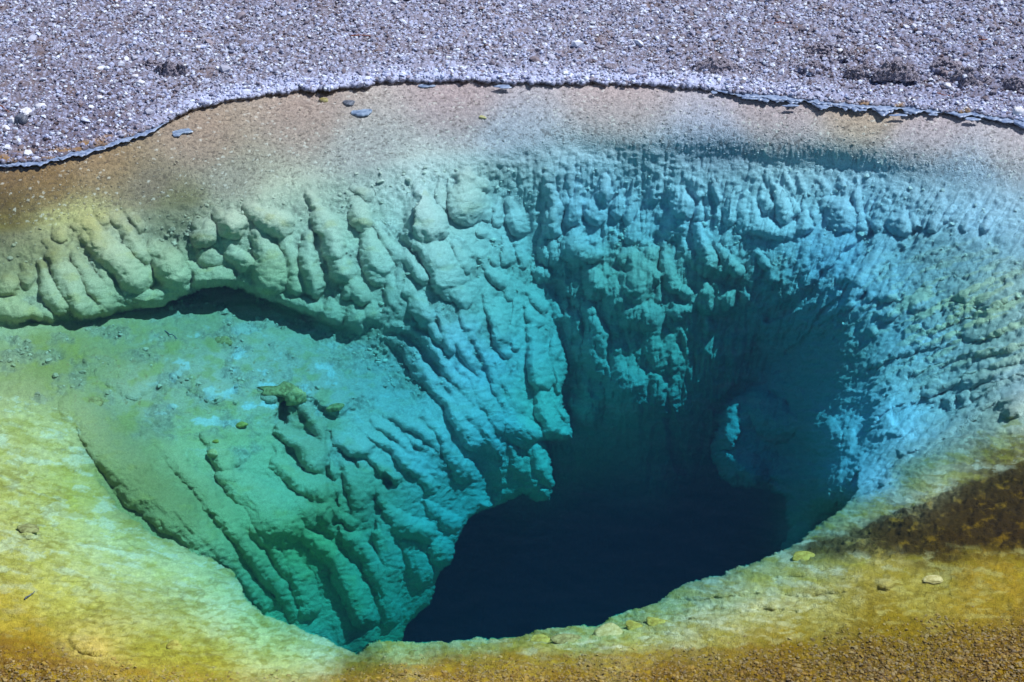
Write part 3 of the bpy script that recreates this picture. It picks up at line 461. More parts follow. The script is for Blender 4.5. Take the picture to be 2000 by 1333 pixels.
# dry ground keeps its own grey-violet pebbles; the submerged side is coloured sharply from the shoreline on
cd = idw([(c[0], c[1]) for c in CP[:13]], [c[2:] for c in CP[:13]], 2.0, 60.0)
cw = idw([(c[0], c[1]) for c in CP[13:]], [c[2:] for c in CP[13:]], 3.0, 26.0)
cw[..., 2] *= 1 + (.08 + .10 * ss(450, 900, U)) * (1 - ss(-10, 60, s_near))  # extra blue: the water's tint put into the wall colour
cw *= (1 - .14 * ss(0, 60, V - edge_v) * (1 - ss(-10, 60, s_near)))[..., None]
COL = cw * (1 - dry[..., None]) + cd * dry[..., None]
# blotches of pale sinter and yellow mat, frost and painted highlights on pebble tops, rusty crust along the waterline
b1 = fbm2(U / 55, V / 30, 92, 5); b2 = fbm2(U / 34 + 9, V / 17, 93, 4); b3 = fbm2(U / 14, V / 9, 94, 3)
mat = np.array([.46, .37, .03]); pale = np.array([.72, .72, .55]); brown = np.array([.16, .09, .02])
def blend(C, c, f): f = np.clip(f, 0, 1)[..., None]; return C * (1 - f) + np.array(c) * f
zn = (m_near * ss(0, 70, s_near) * (1 - brownR) * (1 - gravB)).astype(np.float32)
bot = ss(1090, 1230, V)
COL = blend(COL, mat, zn * bot * .75 * ss(.0, .35, b1) * (1 - ss(100, 0, 0 * U)))
COL = blend(COL, pale, zn * bot * .3 * ss(.12, .30, b2) * ss(900, 1200, U + (V - 1150)))
COL = blend(COL, pale, zn * (1 - bot) * .15 * ss(.0, .35, b2))
COL = blend(COL, (.44, .42, .06), zn * (1 - bot) * .5 * ss(.05, .4, b1))
fl = m_left * np.clip(flat_left * 1.6, 0, 1) * (1 - m_lip) * (1 - m_near)
COL = blend(COL, (.52, .66, .72), fl * .85 * ss(.14, .3, b1) * ss(200, 420, U))
COL = blend(COL, (.36, .34, .05), fl * .5 * ss(.0, .3, -b1))
COL = blend(COL, (.30, .22, .10), fl * .7 * ss(.28, .5, b3))
COL = blend(COL, (.45, .38, .10), wet * (1 - shelf) * lobes * .35 * ss(.1, .45, b1) * (1 - ss(700, 1100, U)))
far_c = ss(600, 850, U) * (1 - ss(430, 520, V))
COL = blend(COL, (.30, .30, .26), crumb * wet * .5 * (1 - far_c))
COL = blend(COL, (.50, .58, .64), crumb * wet * .4 * far_c)
COL = blend(COL, (.62, .56, .34), flake * ss(-.02, .12, fk) * .8)
COL = blend(COL, (.30, .34, .30), flake * ss(.02, -.15, fk) * .6 if False else flake * (1 - ss(-.15, .02, fk)) * .6)
COL = blend(COL, (.30, .19, .015), brownR * ss(.1, .5, b2 + .4 * b3) * .5)
COL = blend(COL, (.045, .028, .006), brownR * .8 * ss(.25, -.25, 0 * b3) if False else brownR * .75 * (1 - ss(.0, .4, b2 + .4 * b3)))
fil = 1 - np.abs(fbm2(U / 26 + .4 * b1, V / 9 + .3 * b1, 195, 5)) * 3.2
nz = m_near * (1 - gravB) * (1 - brownR)
COL = COL * (1 + nz * (.26 * fbm2(U / 16, V / 7, 196, 5) + .12 * np.clip(fil, -1, 1)))[..., None]
COL = blend(COL, (.30, .24, .02), nz * bot * .55 * ss(.05, .22, fbm2(U / 22, V / 8, 197, 5)))
COL = blend(COL, (.70, .70, .50), nz * .5 * ss(.12, .26, fbm2(U / 46 + 7, V / 12, 198, 5)) * (bot * ss(900, 1100, U) + .25))
COL = blend(COL, (.66, .74, .66), nz * (1 - bot) * .42 * ss(.05, .2, fbm2(U / 90 + V / 70, V / 24 - U / 90, 201, 7, .62)))
COL = blend(COL, (.36, .31, .04), nz * .5 * ss(.07, .18, fbm2(U / 80 + 3, V / 22 - U / 120, 202, 7, .62)))
COL = blend(COL, (.20, .16, .02), nz * .45 * ss(.86, .97, 1 - np.abs(fbm2(U / 60, V / 20 - U / 130, 203, 6)) * 1.2) * ss(-.1, .2, fbm2(U / 120, V / 60, 204, 3)))
COL = blend(COL, brown, gravB * .6 * ss(-.1, .3, b3))
COL = blend(COL, (.50, .35, .04), gravB * .7 * ss(.05, .35, noise2(U / 7, V / 5, 95)))
COL = blend(COL, (.5, .47, .40), gravB * .7 * ss(.45, .7, noise2(U / 5, V / 4, 96)))
# dry ground
COL = blend(COL, (.13, .075, .05), dry * .65 * (1 - ss(.1, .55, peb)))  # brown between pebbles, deepened with shade painted into the gaps
COL = blend(COL, (.14, .10, .10), dry * .35 * ss(.05, .35, fbm2(U / 60, V / 16, 199, 5)) * ss(15, 50, shore_s))
COL = blend(COL, (.66, .66, .72), dry * .75 * ss(.5, .95, wid * .6 + vid * .5) * ss(.1, .4, w2 - w1))
COL = blend(COL, (.22, .12, .06), dry * .5 * ss(.1, .5, b1) * ss(20, 60, shore_s))
cr = np.exp(-(np.clip(shore_s - 14, 0, 99) / 16.0) ** 2) * ss(200, 420, U) * (1 - ss(1350, 1700, U) * .6)
COL = blend(COL, (.74, .76, .84), dry * cr * .7 * ss(-.5, .1, b3 + .3))
lowface = dry * np.exp(-(np.clip(shore_s, 0, 99) / 3.5) ** 2)  # shade under the bank's edge, painted as a dark line
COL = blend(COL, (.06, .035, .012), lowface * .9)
rust = dry * np.exp(-((shore_s - 12) / 11.0) ** 2) * (ss(330, 180, U) if False else (1 - ss(180, 340, U))) * ss(-.1, .3, noise2(U / 30, V / 12, 97))
COL = blend(COL, (.40, .20, .03), rust * .8)
COL = blend(COL, (.40, .20, .03), dry * np.exp(-((shore_s - 4) / 4.0) ** 2) * ss(.1, .4, noise2(U / 34, V / 30, 98)) * ss(1480, 1560, U) * .8)
COL = COL * np.where(dry[..., None] > .5, np.array([.72, .80, 1.08]), 1.0)  # bluish cast of the light put into the dry ground colour
COL = COL * (1 + .10 * b3[..., None] + .07 * noise2(U / 5, V / 4, 99)[..., None])
COL = COL * (1 + (np.clip(shelf, 0, 1) * .45 * (vid - .5) + shelf * .12 * (wid - .5) + gravB * .8 * (vid - .5) + crumb * wet * .5 * (vid - .5)))[..., None]
COL = blend(COL, (.10, .07, .05), shelf * (vid < .10) * .35)
COL = blend(COL, (.7, .7, .68), shelf * (vid > .975) * .5)
COL = COL * (1 - .30 * gravB[..., None])
ochre = ss(-3, 5, V + 7 * noise2(U / 38, V / 30, 221) + 3 * noise2(U / 9, V / 7, 222) - np.interp(U, [-700, 0, 60, 140, 250, 350, 560, 640, 680, 760, 860, 930, 1010, 1080, 1200, 1400, 1600, 1800, 2000, 2700], [1230, 1240, 1254, 1288, 1306, 1330, 1360, 1340, 1318, 1302, 1295, 1280, 1274, 1284, 1276, 1264, 1262, 1250, 1240, 1240])) * m_near
COL = blend(COL, (.27, .16, .012), ochre * (1 - gravB) * .75)
COL = blend(COL, (.42, .30, .02), ochre * .6 * ss(.0, .3, fbm2(U / 24, V / 10, 223, 4)))
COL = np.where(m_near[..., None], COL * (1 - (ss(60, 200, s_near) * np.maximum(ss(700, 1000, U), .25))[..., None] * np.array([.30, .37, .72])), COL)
COL = np.clip(COL, .004, .85)

# ------------------------------------------------------------------ materials
def nodes(name):
    m = bpy.data.materials.new(name); m.use_nodes = True
    n = m.node_tree; b = n.nodes['Principled BSDF']; return m, n, b
def sinter(name, bump_scale, bump_dist, rough, fine_var=.25, spec=.25, attr='Col'):
    m, n, b = nodes(name)
    N_ = n.nodes.new; lk = n.links.new
    tc = N_('ShaderNodeTexCoord'); at = N_('ShaderNodeAttribute'); at.attribute_name = attr
    n1 = N_('ShaderNodeTexNoise'); n1.inputs['Scale'].default_value = bump_scale; n1.inputs['Detail'].default_value = 6; n1.inputs['Roughness'].default_value = .7
    vo = N_('ShaderNodeTexVoronoi'); vo.inputs['Scale'].default_value = bump_scale * 1.6
    lk(tc.outputs['Object'], n1.inputs['Vector']); lk(tc.outputs['Object'], vo.inputs['Vector'])
    mp = N_('ShaderNodeMapRange'); mp.inputs['From Min'].default_value = .3; mp.inputs['From Max'].default_value = .7
    mp.inputs['To Min'].default_value = 1 - fine_var; mp.inputs['To Max'].default_value = 1 + fine_var
    lk(n1.outputs['Fac'], mp.inputs['Value'])
    mx = N_('ShaderNodeVectorMath'); mx.operation = 'SCALE'
    lk(at.outputs['Color'], mx.inputs[0]); lk(mp.outputs['Result'], mx.inputs['Scale']); lk(mx.outputs[0], b.inputs['Base Color'])
    ad = N_('ShaderNodeMath'); ad.operation = 'ADD'; lk(n1.outputs['Fac'], ad.inputs[0]); 
    ml = N_('ShaderNodeMath'); ml.operation = 'MULTIPLY'; ml.inputs[1].default_value = -.5; lk(vo.outputs['Distance'], ml.inputs[0]); lk(ml.outputs[0], ad.inputs[1])
    bp = N_('ShaderNodeBump'); bp.inputs['Strength'].default_value = 1.0; bp.inputs['Distance'].default_value = bump_dist
    lk(ad.outputs[0], bp.inputs['Height']); lk(bp.outputs[0], b.inputs['Normal'])
    b.inputs['Roughness'].default_value = rough; b.inputs['Specular IOR Level'].default_value = spec
    return m
M_bed = sinter('sinter_under_water', 110, .009, .9, .22, .05)
M_shore = sinter('frosted_gravel', 130, .006, .62, .35, .5)
M_pebble = sinter('gravel_grain', 300, .002, .6, .2, .45)
def plain(name, c1, c2, scale, rough=.8, bump=.004, spec=.3):
    m, n, b = nodes(name); N_ = n.nodes.new; lk = n.links.new
    tc = N_('ShaderNodeTexCoord'); t = N_('ShaderNodeTexNoise'); t.inputs['Scale'].default_value = scale; t.inputs['Detail'].default_value = 8; t.inputs['Roughness'].default_value = .65
    lk(tc.outputs['Object'], t.inputs['Vector'])
    cr_ = N_('ShaderNodeValToRGB'); cr_.color_ramp.elements[0].position = .38; cr_.color_ramp.elements[1].position = .62
    cr_.color_ramp.elements[0].color = (*c1, 1); cr_.color_ramp.elements[1].color = (*c2, 1)
    lk(t.outputs['Fac'], cr_.inputs['Fac']); lk(cr_.outputs['Color'], b.inputs['Base Color'])
    bp = N_('ShaderNodeBump'); bp.inputs['Distance'].default_value = bump; lk(t.outputs['Fac'], bp.inputs['Height']); lk(bp.outputs[0], b.inputs['Normal'])
    b.inputs['Roughness'].default_value = rough; b.inputs['Specular IOR Level'].default_value = spec
    return m

# ------------------------------------------------------------------ terrain objects
def set_col(o, colr):
    a = o.data.color_attributes.new('Col', 'FLOAT_COLOR', 'POINT')
    c = np.ones((len(colr), 4), np.float32); c[:, :3] = colr; a.data.foreach_set('color', c.ravel())
idx = np.arange(NU * NV).reshape(NV, NU)
quads = np.stack([idx[1:, :-1], idx[1:, 1:], idx[:-1, 1:], idx[:-1, :-1]], -1).reshape(-1, 4)
fd = (shore_s[1:, :-1] > -1.0).ravel()
flatP = P.reshape(-1, 3); flatC = COL.reshape(-1, 3)
def sub(name, mask, mat):
    q = quads[mask]; used = np.zeros(len(flatP), bool); used[q.ravel()] = True
    mp = np.cumsum(used) - 1
    o = mesh_obj(name, flatP[used], mp[q], mat); set_col(o, flatC[used]); o['kind'] = 'structure'; return o
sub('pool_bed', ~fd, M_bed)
sub('gravel_shore', fd, M_shore)

# surrounding ground out to the horizon
loop = np.concatenate([P[0, :-1:6], P[:-1:6, -1], P[-1, :0:-6], P[:0:-6, 0]])
c0 = np.array([0, 12.0, 0]); rings = [loop.copy()]
for f_, zz in ((1.02, .03), (1.25, .05), (2, .08), (5, .2), (30, .6), (120, 1.0)):
    r_ = c0 + (loop - c0) * f_
    if f_ > 2:
        ang = np.arctan2(r_[:, 1] - 12, r_[:, 0]); rad = f_ * 7.0; tgt = np.stack([rad * np.cos(ang), 12 + rad * np.sin(ang)], 1)
        r_[:, :2] = .3 * r_[:, :2] + .7 * tgt
    r_[:, 2] = zz + .0 * r_[:, 2]; rings.append(r_)
nl = len(loop); gv = np.concatenate(rings); gf = []
for k in range(len(rings) - 1):
    a = k * nl + np.arange(nl); b = k * nl + (np.arange(nl) + 1) % nl
    gf.append(np.stack([a, b, b + nl, a + nl], 1))
gm = plain('far_gravel', (.16, .13, .13), (.42, .40, .44), 9.0, .8, .03)
go = mesh_obj('ground', gv, np.concatenate(gf), gm); go['kind'] = 'structure'

# ------------------------------------------------------------------ water
bx0, bx1, by0, by1, bz = -6.2, 6.2, 5.6, 19.5, -9.5
wv = [(bx0, by0, 0), (bx1, by0, 0), (bx1, by1, 0), (bx0, by1, 0), (bx0, by0, bz), (bx1, by0, bz), (bx1, by1, bz), (bx0, by1, bz)]
wf = [(0, 1, 2, 3), (7, 6, 5, 4), (0, 4, 5, 1), (1, 5, 6, 2), (2, 6, 7, 3), (3, 7, 4, 0)]
mw = bpy.data.materials.new('hot_spring_water'); mw.use_nodes = True; n = mw.node_tree; n.nodes.clear(); N_ = n.nodes.new; lk = n.links.new
om = N_('ShaderNodeOutputMaterial'); tr = N_('ShaderNodeBsdfTransparent'); gl = N_('ShaderNodeBsdfGlossy'); gl.inputs['Roughness'].default_value = .05
fr = N_('ShaderNodeFresnel'); fr.inputs['IOR'].default_value = 1.33; mixs = N_('ShaderNodeMixShader')
tcw = N_('ShaderNodeTexCoord'); nw = N_('ShaderNodeTexNoise'); nw.inputs['Scale'].default_value = 7; nw.inputs['Detail'].default_value = 4
bw = N_('ShaderNodeBump'); bw.inputs['Distance'].default_value = .008; lk(tcw.outputs['Object'], nw.inputs['Vector']); lk(nw.outputs['Fac'], bw.inputs['Height'])
lk(bw.outputs[0], gl.inputs['Normal']); lk(bw.outputs[0], fr.inputs['Normal'])
lk(fr.outputs[0], mixs.inputs[0]); lk(tr.outputs[0], mixs.inputs[1]); lk(gl.outputs[0], mixs.inputs[2]); lk(mixs.outputs[0], om.inputs['Surface'])
ABS = (.76, .128, .050); SCA = (.001, .008, .017)
va = N_('ShaderNodeVolumeAbsorption'); va.inputs['Density'].default_value = 1.0; va.inputs['Color'].default_value = (1 - ABS[0], 1 - ABS[1], 1 - ABS[2], 1)
vs_ = N_('ShaderNodeVolumeScatter'); vs_.inputs['Density'].default_value = 1.0; vs_.inputs['Color'].default_value = (*SCA, 1); vs_.inputs['Anisotropy'].default_value = .2
av = N_('ShaderNodeAddShader'); lk(va.outputs[0], av.inputs[0]); lk(vs_.outputs[0], av.inputs[1]); lk(av.outputs[0], om.inputs['Volume'])
wo = mesh_obj('water', wv, wf, mw, smooth=False); wo['kind'] = 'structure'

# ------------------------------------------------------------------ loose grains (nobody could count them)
PHI = (1 + 5 ** .5) / 2
ico_v = np.array([(-1, PHI, 0), (1, PHI, 0), (-1, -PHI, 0), (1, -PHI, 0), (0, -1, PHI), (0, 1, PHI), (0, -1, -PHI), (0, 1, -PHI), (PHI, 0, -1), (PHI, 0, 1), (-PHI, 0, -1), (-PHI, 0, 1)], float) / math.sqrt(1 + PHI * PHI)
ico_f = np.array([(0, 11, 5), (0, 5, 1), (0, 1, 7), (0, 7, 10), (0, 10, 11), (1, 5, 9), (5, 11, 4), (11, 10, 2), (10, 7, 6), (7, 1, 8), (3, 9, 4), (3, 4, 2), (3, 2, 6), (3, 6, 8), (3, 8, 9), (4, 9, 5), (2, 4, 11), (6, 2, 10), (8, 6, 7), (9, 8, 1)])
def sample_at(uu, vv, A):
    a = np.interp(uu, UA, np.arange(NU)); b = np.interp(vv, VA, np.arange(NV)); a0 = np.clip(a.astype(int), 0, NU - 2); b0 = np.clip(b.astype(int), 0, NV - 2)
    fa = a - a0; fb = b - b0
    if A.ndim == 3: fa = fa[:, None]; fb = fb[:, None]
    return (A[b0, a0] * (1 - fa) + A[b0, a0 + 1] * fa) * (1 - fb) + (A[b0 + 1, a0] * (1 - fa) + A[b0 + 1, a0 + 1] * fa) * fb
def grains(name, n, vr, keep, size, flat, palette, tint_from_ground=0.0, label=None, cat=None, seed=1, urange=(-60, 2060)):
    g = np.random.default_rng(seed)
    uu = g.uniform(*urange, n); vv = g.uniform(*vr, n)
    k = g.random(n) < keep(uu, vv); uu = uu[k]; vv = vv[k]; n = len(uu)
    c = sample_at(uu, vv, P); base = sample_at(uu, vv, COL)
    s = np.clip(np.exp(g.normal(0, .42, n)) * size, size * .4, size * (2.0 if size < .017 and name != 'gravel' else 2.8))
    d = ico_v[None] * (1 + g.uniform(-.32, .32, (n, 12, 1)))
    sc3 = np.stack([g.uniform(.75, 1.3, n), g.uniform(.75, 1.3, n), g.uniform(.6, 1.0, n) * flat], 1)[:, None] * s[:, None, None] * .5
    d = d * sc3
    # tilt then spin
    tl = g.normal(0, .35, n); cs, sn = np.cos(tl)[:, None], np.sin(tl)[:, None]
    d = np.stack([d[..., 0] * cs - d[..., 2] * sn, d[..., 1], d[..., 0] * sn + d[..., 2] * cs], -1)
    sp = g.uniform(0, 6.283, n); cs, sn = np.cos(sp)[:, None], np.sin(sp)[:, None]
    d = np.stack([d[..., 0] * cs - d[..., 1] * sn, d[..., 0] * sn + d[..., 1] * cs, d[..., 2]], -1)
    v = c[:, None] + d; v[..., 2] += (s * flat * .22)[:, None]
    f = (ico_f[None] + (np.arange(n) * 12)[:, None, None]).reshape(-1, 3)
    o = mesh_obj(name, v.reshape(-1, 3), f, M_pebble, smooth=False)
    pal = np.array(palette)[g.integers(0, len(palette), n)] * g.uniform(.75, 1.25, (n, 1))
    cc = pal * (1 - tint_from_ground) + base * tint_from_ground * 1.1
    set_col(o, np.repeat(np.clip(cc, .01, .85), 12, 0)); return props(o, label, cat, kind='stuff')
shf = lambda uu, vv: sample_at(uu, vv, shore_s)
grains('gravel', 110000, (-40, 330), lambda a, b: (shf(a, b) > 3) * np.clip(.35 + .6 * (1 - b / 330), 0, 1) * np.clip(.75 + 1.6 * fbm2(a / 50, b / 15, 210, 4), .12, 1), .0135, .85,
       [(.60, .68, .86), (.70, .76, .88), (.34, .38, .56), (.24, .25, .34), (.16, .13, .16), (.10, .06, .055), (.44, .50, .72), (.20, .20, .28)], .25, 'loose frosted grey gravel covering the dry bank', 'gravel', 11)  # cool light and bright highlights are part of these tones
grains('coarse_gravel', 1300, (-40, 320), lambda a, b: (shf(a, b) > 8) * np.clip(.5 + 2 * fbm2(a / 120, b / 40, 211, 3), .05, 1), .030, .7,
       [(.66, .70, .84), (.42, .44, .56), (.28, .24, .28), (.14, .10, .10), (.5, .54, .7)], .2, 'larger pale lumps scattered through the frosted gravel', 'gravel', 16)
grains('crust_crumbs', 15000, (120, 330), lambda a, b: (np.abs(shf(a, b) - 14) < 13) * (a > 150) * np.clip(.55 + 1.5 * fbm2(a / 40, b / 20, 212, 3), .05, 1), .0165, .85,
       [(.72, .76, .84), (.56, .60, .76), (.36, .38, .52), (.16, .14, .18)], .3, 'white frosted crumbs of sinter crust along the waterline', 'crust', 12)
grains('submerged_grit', 12000, (160, 460), lambda a, b: (sample_at(a, b, shelf) > .5) * .8, .0085, .5,
       [(.5, .44, .34), (.62, .60, .56), (.26, .20, .14), (.34, .30, .26)], .7, 'fine grit lying on the shallow submerged shelf', 'grit', 13)
grains('brown_grit', 34000, (1180, 1380), lambda a, b: np.clip(sample_at(a, b, gravB) ** 1.5 * 1.1, 0, 1), .0095, .6,
       [(.30, .19, .02), (.20, .11, .015), (.09, .05, .015), (.34, .27, .12), (.22, .18, .12)], .5, 'brown and ochre grit at the near edge of the pool', 'grit', 14)
grains('slope_rubble', 7000, (330, 800), lambda a, b: np.clip(sample_at(a, b, crumb * wet) * 1.1 - .25, 0, 1), .017, .8,
       [(.5, .5, .4), (.3, .3, .22), (.62, .62, .5)], .6, 'crumbly rubble resting between the flutes under water', 'rubble', 15)

# ------------------------------------------------------------------ individual stones, plates, twigs
import bmesh
def at(u, v): return Vector(sample_at(np.array([float(u)]), np.array([float(v)]), P)[0].tolist())
def px_m(u, v): 
    p = at(u, v); return (Vector((0, 0, H)) - p).length / F
def vnoise(p, s, seed):
    q = np.array([[p[0] / s + 50], [p[1] / s + 50], [p[2] / s + 50]]); return float(noise3(q[0], q[1], q[2], seed)[0])
def stone(name, label, cat, u, v, wpx, hpx, mat, group=None, seed=1, flat=None, z=None, rough=.22, yaw=None, depth=None, chop=True):
    """a loose rock wpx wide and hpx high in the photo, resting at (u, v)"""
    g = random.Random(seed); k = px_m(u, v); p = at(u, v)
    wid = wpx * k; hei = flat if flat else hpx * k * .8
    dep = depth * k if depth else wid * .8
    bm = bmesh.new(); bmesh.ops.create_icosphere(bm, subdivisions=3, radius=.5)
    for vt in bm.verts:
        c = vt.co; f_ = 1 + rough * 1.3 * vnoise(c, .38, seed) + rough * .6 * vnoise(c, .15, seed + 3)
        c *= f_
        for ax in range(4 if chop else 0):                                   # chop to flat facets
            nrm = Vector((math.cos(seed * 1.7 + ax * 1.9), math.sin(seed * 1.7 + ax * 1.9), .35 * math.sin(ax * 2.1 + seed))).normalized()
            dd = c.dot(nrm) - .37
            if dd > 0: c -= nrm * dd * .8
        if c.z < -.28: c.z = -.28 + (c.z + .28) * .2
        if c.z > .36: c.z = .36 + (c.z - .36) * .35
        c.x *= wid * 1.08; c.y *= dep * 1.08; c.z *= hei * 1.25
    me = bpy.data.meshes.new(name); bm.to_mesh(me); bm.free()
    me.polygons.foreach_set('use_smooth', [seed % 3 != 0] * len(me.polygons)); me.materials.append(mat)
    o = bpy.data.objects.new(name, me); col.objects.link(o)
    o.location = (p.x, p.y, (p.z if z is None else z) + hei * .22); o.rotation_euler = (g.uniform(-.12, .12), g.uniform(-.12, .12), g.uniform(-.5, .5) if yaw is None else yaw)
    return props(o, label, cat, group)
def heap(name, label, cat, u, v, wpx, hpx, group=None, seed=3):
    """a jagged crust of sinter: steep broken face towards the pool, running out into the gravel behind"""
    k = px_m(u, v); p = at(u, v + hpx * .4); n_r, n_a = 26, 90
    rr, aa = np.meshgrid(np.linspace(0, 1, n_r), np.linspace(0, 2 * np.pi, n_a, endpoint=False), indexing='ij')
    ang_n = 1 + .28 * noise2(np.cos(aa) * 1.6 + seed, np.sin(aa) * 1.6, seed) + .16 * noise2(np.cos(aa) * 4 + seed, np.sin(aa) * 4, seed + 1)
    x = rr * np.cos(aa) * wpx * k * .56 * ang_n; y = rr * np.sin(aa) * wpx * k * .42 * ang_n; y = np.where(y < 0, y * .55, y)
    hgt = hpx * k * .95
    z = hgt * np.clip(1 - rr ** 2.2, 0, 1) * (.7 + .5 * noise2(x / .06 + seed, y / .06, seed + 2))
    z += hgt * .35 * noise2(x / .028, y / .028 + seed, seed + 3) * (1 - rr ** 6) + .010 * noise2(x / .013, y / .013, seed + 4)
    z -= .03 * rr ** 4
    x += .010 * noise2(z / .012 + seed, y / .02, seed + 6); y += .014 * noise2(x / .02, z / .012, seed + 7)
    vv = np.stack([x, y, z], -1).reshape(-1, 3); ff = []
    for i in range(n_r - 1):
        a = i * n_a + np.arange(n_a); b = i * n_a + (np.arange(n_a) + 1) % n_a
        ff.append(np.stack([a, a + n_a, b + n_a, b], 1))
    o = mesh_obj(name, vv, np.concatenate(ff), m_violet); o.location = p; return props(o, label, cat, group)
m_dark = plain('dark_blue_grey_rock', (.035, .04, .06), (.16, .18, .24), 60, .6)
m_white = plain('frosted_white_rock', (.42, .42, .50), (.78, .80, .88), 60, .7)
m_violet = plain('violet_grey_crust', (.07, .045, .05), (.46, .44, .56), 110, .75, .02)  # dark tone holds the shade of the mounds' pool-facing sides
m_yellow = plain('yellow_mat_rock', (.24, .18, .02), (.46, .40, .09), 50, .85)
m_sand = plain('tan_sinter_rock', (.36, .30, .10), (.56, .50, .26), 50, .85)
m_olive = plain('olive_rock', (.16, .13, .04), (.36, .33, .14), 50, .85)
m_plate = plain('floating_sinter_film', (.10, .15, .28), (.30, .38, .54), 30, .35, .001, .5)  # blue of the reflected sky put into the film colour
m_rust = plain('rusty_wood', (.14, .035, .015), (.34, .10, .05), 90, .7)

stone('dark_stone', 'dark angular stone, larger of the pair near the left edge of the bank', 'stone', 43, 241, 26, 26, m_dark, seed=4)
stone('grey_stone', 'pale grey stone leaning left of the dark angular stone', 'stone', 24, 241, 14, 20, m_white, seed=5)
stone('grey_stone', 'frost topped lump just behind the dark angular stone', 'stone', 52, 220, 26, 15, m_white, seed=6)
stone('grey_stone', 'bluish pebble to the right behind the dark angular stone', 'stone', 79, 212, 18, 12, m_white, seed=7)
stone('grey_stone', 'small white lump at the very left edge of the bank', 'stone', 12, 252, 18, 12, m_white, seed=8)
stone('white_pebble', 'bright white pebble on gravel left of the dark crusty tuft', 'pebble', 264, 154, 14, 11, m_white, seed=10)
stone('white_pebble', 'blue white pebble in front of the dark crusty tuft', 'pebble', 275, 168, 16, 11, m_white, seed=11)
stone('white_pebble', 'pale pebble alone on the left gravel below the white pebbles', 'pebble', 195, 196, 14, 9, m_white, seed=12)
stone('white_pebble', 'bright pebble near the top of the left gravel field', 'pebble', 388, 96, 16, 10, m_white, seed=13)
heap('crusty_tuft', 'dark crusty mound standing on the gravel at upper left', 'mound', 332, 132, 58, 34, None, 14)
heap('crusty_tuft', 'low dark crust left of the taller crusty mound', 'mound', 296, 126, 44, 14, None, 15)
stone('flat_stone', 'flat grey stone on gravel just behind the centre of the waterline', 'stone', 1193, 134, 30, 10, m_violet, seed=16)
stone('white_pebble', 'round frosted pebble in front of the dark mounds at right', 'pebble', 1850, 171, 16, 13, m_white, seed=17)
stone('grey_stone', 'round violet grey pebble right of the frosted pebble near the right mounds', 'stone', 1939, 186, 14, 12, m_violet, seed=19)
stone('grey_stone', 'small bluish stone among gravel at upper right', 'stone', 1642, 76, 16, 13, m_violet, seed=20)
stone('round_stone', 'rounded pale stone on the waterline at the right edge', 'stone', 1988, 226, 24, 22, m_white, seed=22, rough=.12)
for i, (a, b, w_, h_) in enumerate([(1395, 122, 80, 15), (1585, 128, 56, 15), (1682, 135, 62, 18), (1752, 134, 76, 28), (1893, 146, 84, 32), (1985, 158, 50, 18), (1598, 92, 56, 12), (1655, 106, 40, 12), (1848, 126, 52, 13)]):
    lab = ['long low dark mound above the waterline right of centre', 'dark mound leftmost of the clustered mounds at right', 'dark mound between the leftmost mound and the broad one',
           'broad dark mound in the middle of the clustered mounds at right', 'tallest dark peaked mound near the right edge', 'dark mound cut by the right edge of the view',
           'small dark crust above the leftmost clustered mound', 'small dark crust just above the middle mounds', 'low dark ridge between the broad and the tallest mound'][i]
    heap('crusty_mound', lab, 'mound', a, b, w_, h_, 'dark crusty mounds on the right bank', 30 + i)
# near rim and underwater
stone('yellow_slab', 'flat yellow slab perched on the right rim above the dark hole', 'slab', 1566, 1093, 46, 20, m_yellow, seed=50, flat=.018, rough=.4, yaw=.1)
stone('yellow_slab', 'small yellow slab beside the hole at the bottom centre of the rim', 'slab', 1058, 1252, 42, 14, m_yellow, seed=51, flat=.018, rough=.4, yaw=-.1)
stone('ledge_stone', 'tan ledge of sinter on the rim right of the small yellow slab', 'ledge', 1188, 1243, 60, 20, m_sand, seed=52, flat=.016, yaw=0)
stone('ledge_stone', 'olive ledge between the small yellow slab and the tan ledge', 'ledge', 1108, 1254, 56, 18, m_olive, seed=53, flat=.016, yaw=0)
stone('yellow_flake', 'tilted yellow flake pointing left on the rim', 'flake', 1238, 1229, 34, 12, m_yellow, seed=54, yaw=-.5)
stone('yellow_flake', 'long yellow flake lying right of the tilted flake', 'flake', 1284, 1221, 44, 12, m_yellow, seed=55, flat=.018, rough=.4, yaw=.15)
stone('yellow_stone', 'yellow stone on the pale shelf at lower left', 'stone', 340, 1265, 34, 16, m_yellow, seed=56, flat=.018, rough=.4, yaw=-.2)
stone('tan_stone', 'tan stone on the right bank above white crust', 'stone', 1822, 1133, 38, 16, m_sand, seed=57, flat=.016, yaw=0)
None and stone('tan_stone', 'broad tan slab left of the tan stone on the right bank', 'slab', 1722, 1142, 48, 18, m_sand, seed=58, flat=.016, yaw=0)
None and stone('tan_stone', 'low dark tan stone between the slab and the tan stone', 'stone', 1786, 1145, 30, 14, m_olive, seed=59, flat=.016)
stone('brown_rock', 'elongated brown rock lying on the submerged left shelf', 'rock', 437, 667, 36, 13, m_olive, seed=60, yaw=-.5)
stone('tan_stone', 'small tan stone on the slope under the knob', 'stone', 416, 888, 24, 13, m_sand, seed=61, yaw=-.5)
stone('yellow_stone', 'little yellow stone on the slope left of the knob', 'stone', 471, 832, 22, 11, m_yellow, seed=62)
stone('yellow_stone', 'tiny yellow stone above the small tan stone', 'stone', 422, 864, 13, 9, m_yellow, seed=63)
stone('rock_knob', 'hollow yellowish knob of rock standing on the submerged slope', 'rock', 548, 776, 50, 30, m_olive, seed=64, rough=.75, chop=False)
stone('tan_stone', 'pale stone leaning against the right of the hollow knob', 'stone', 580, 782, 34, 38, m_sand, seed=65, rough=.5, chop=False)
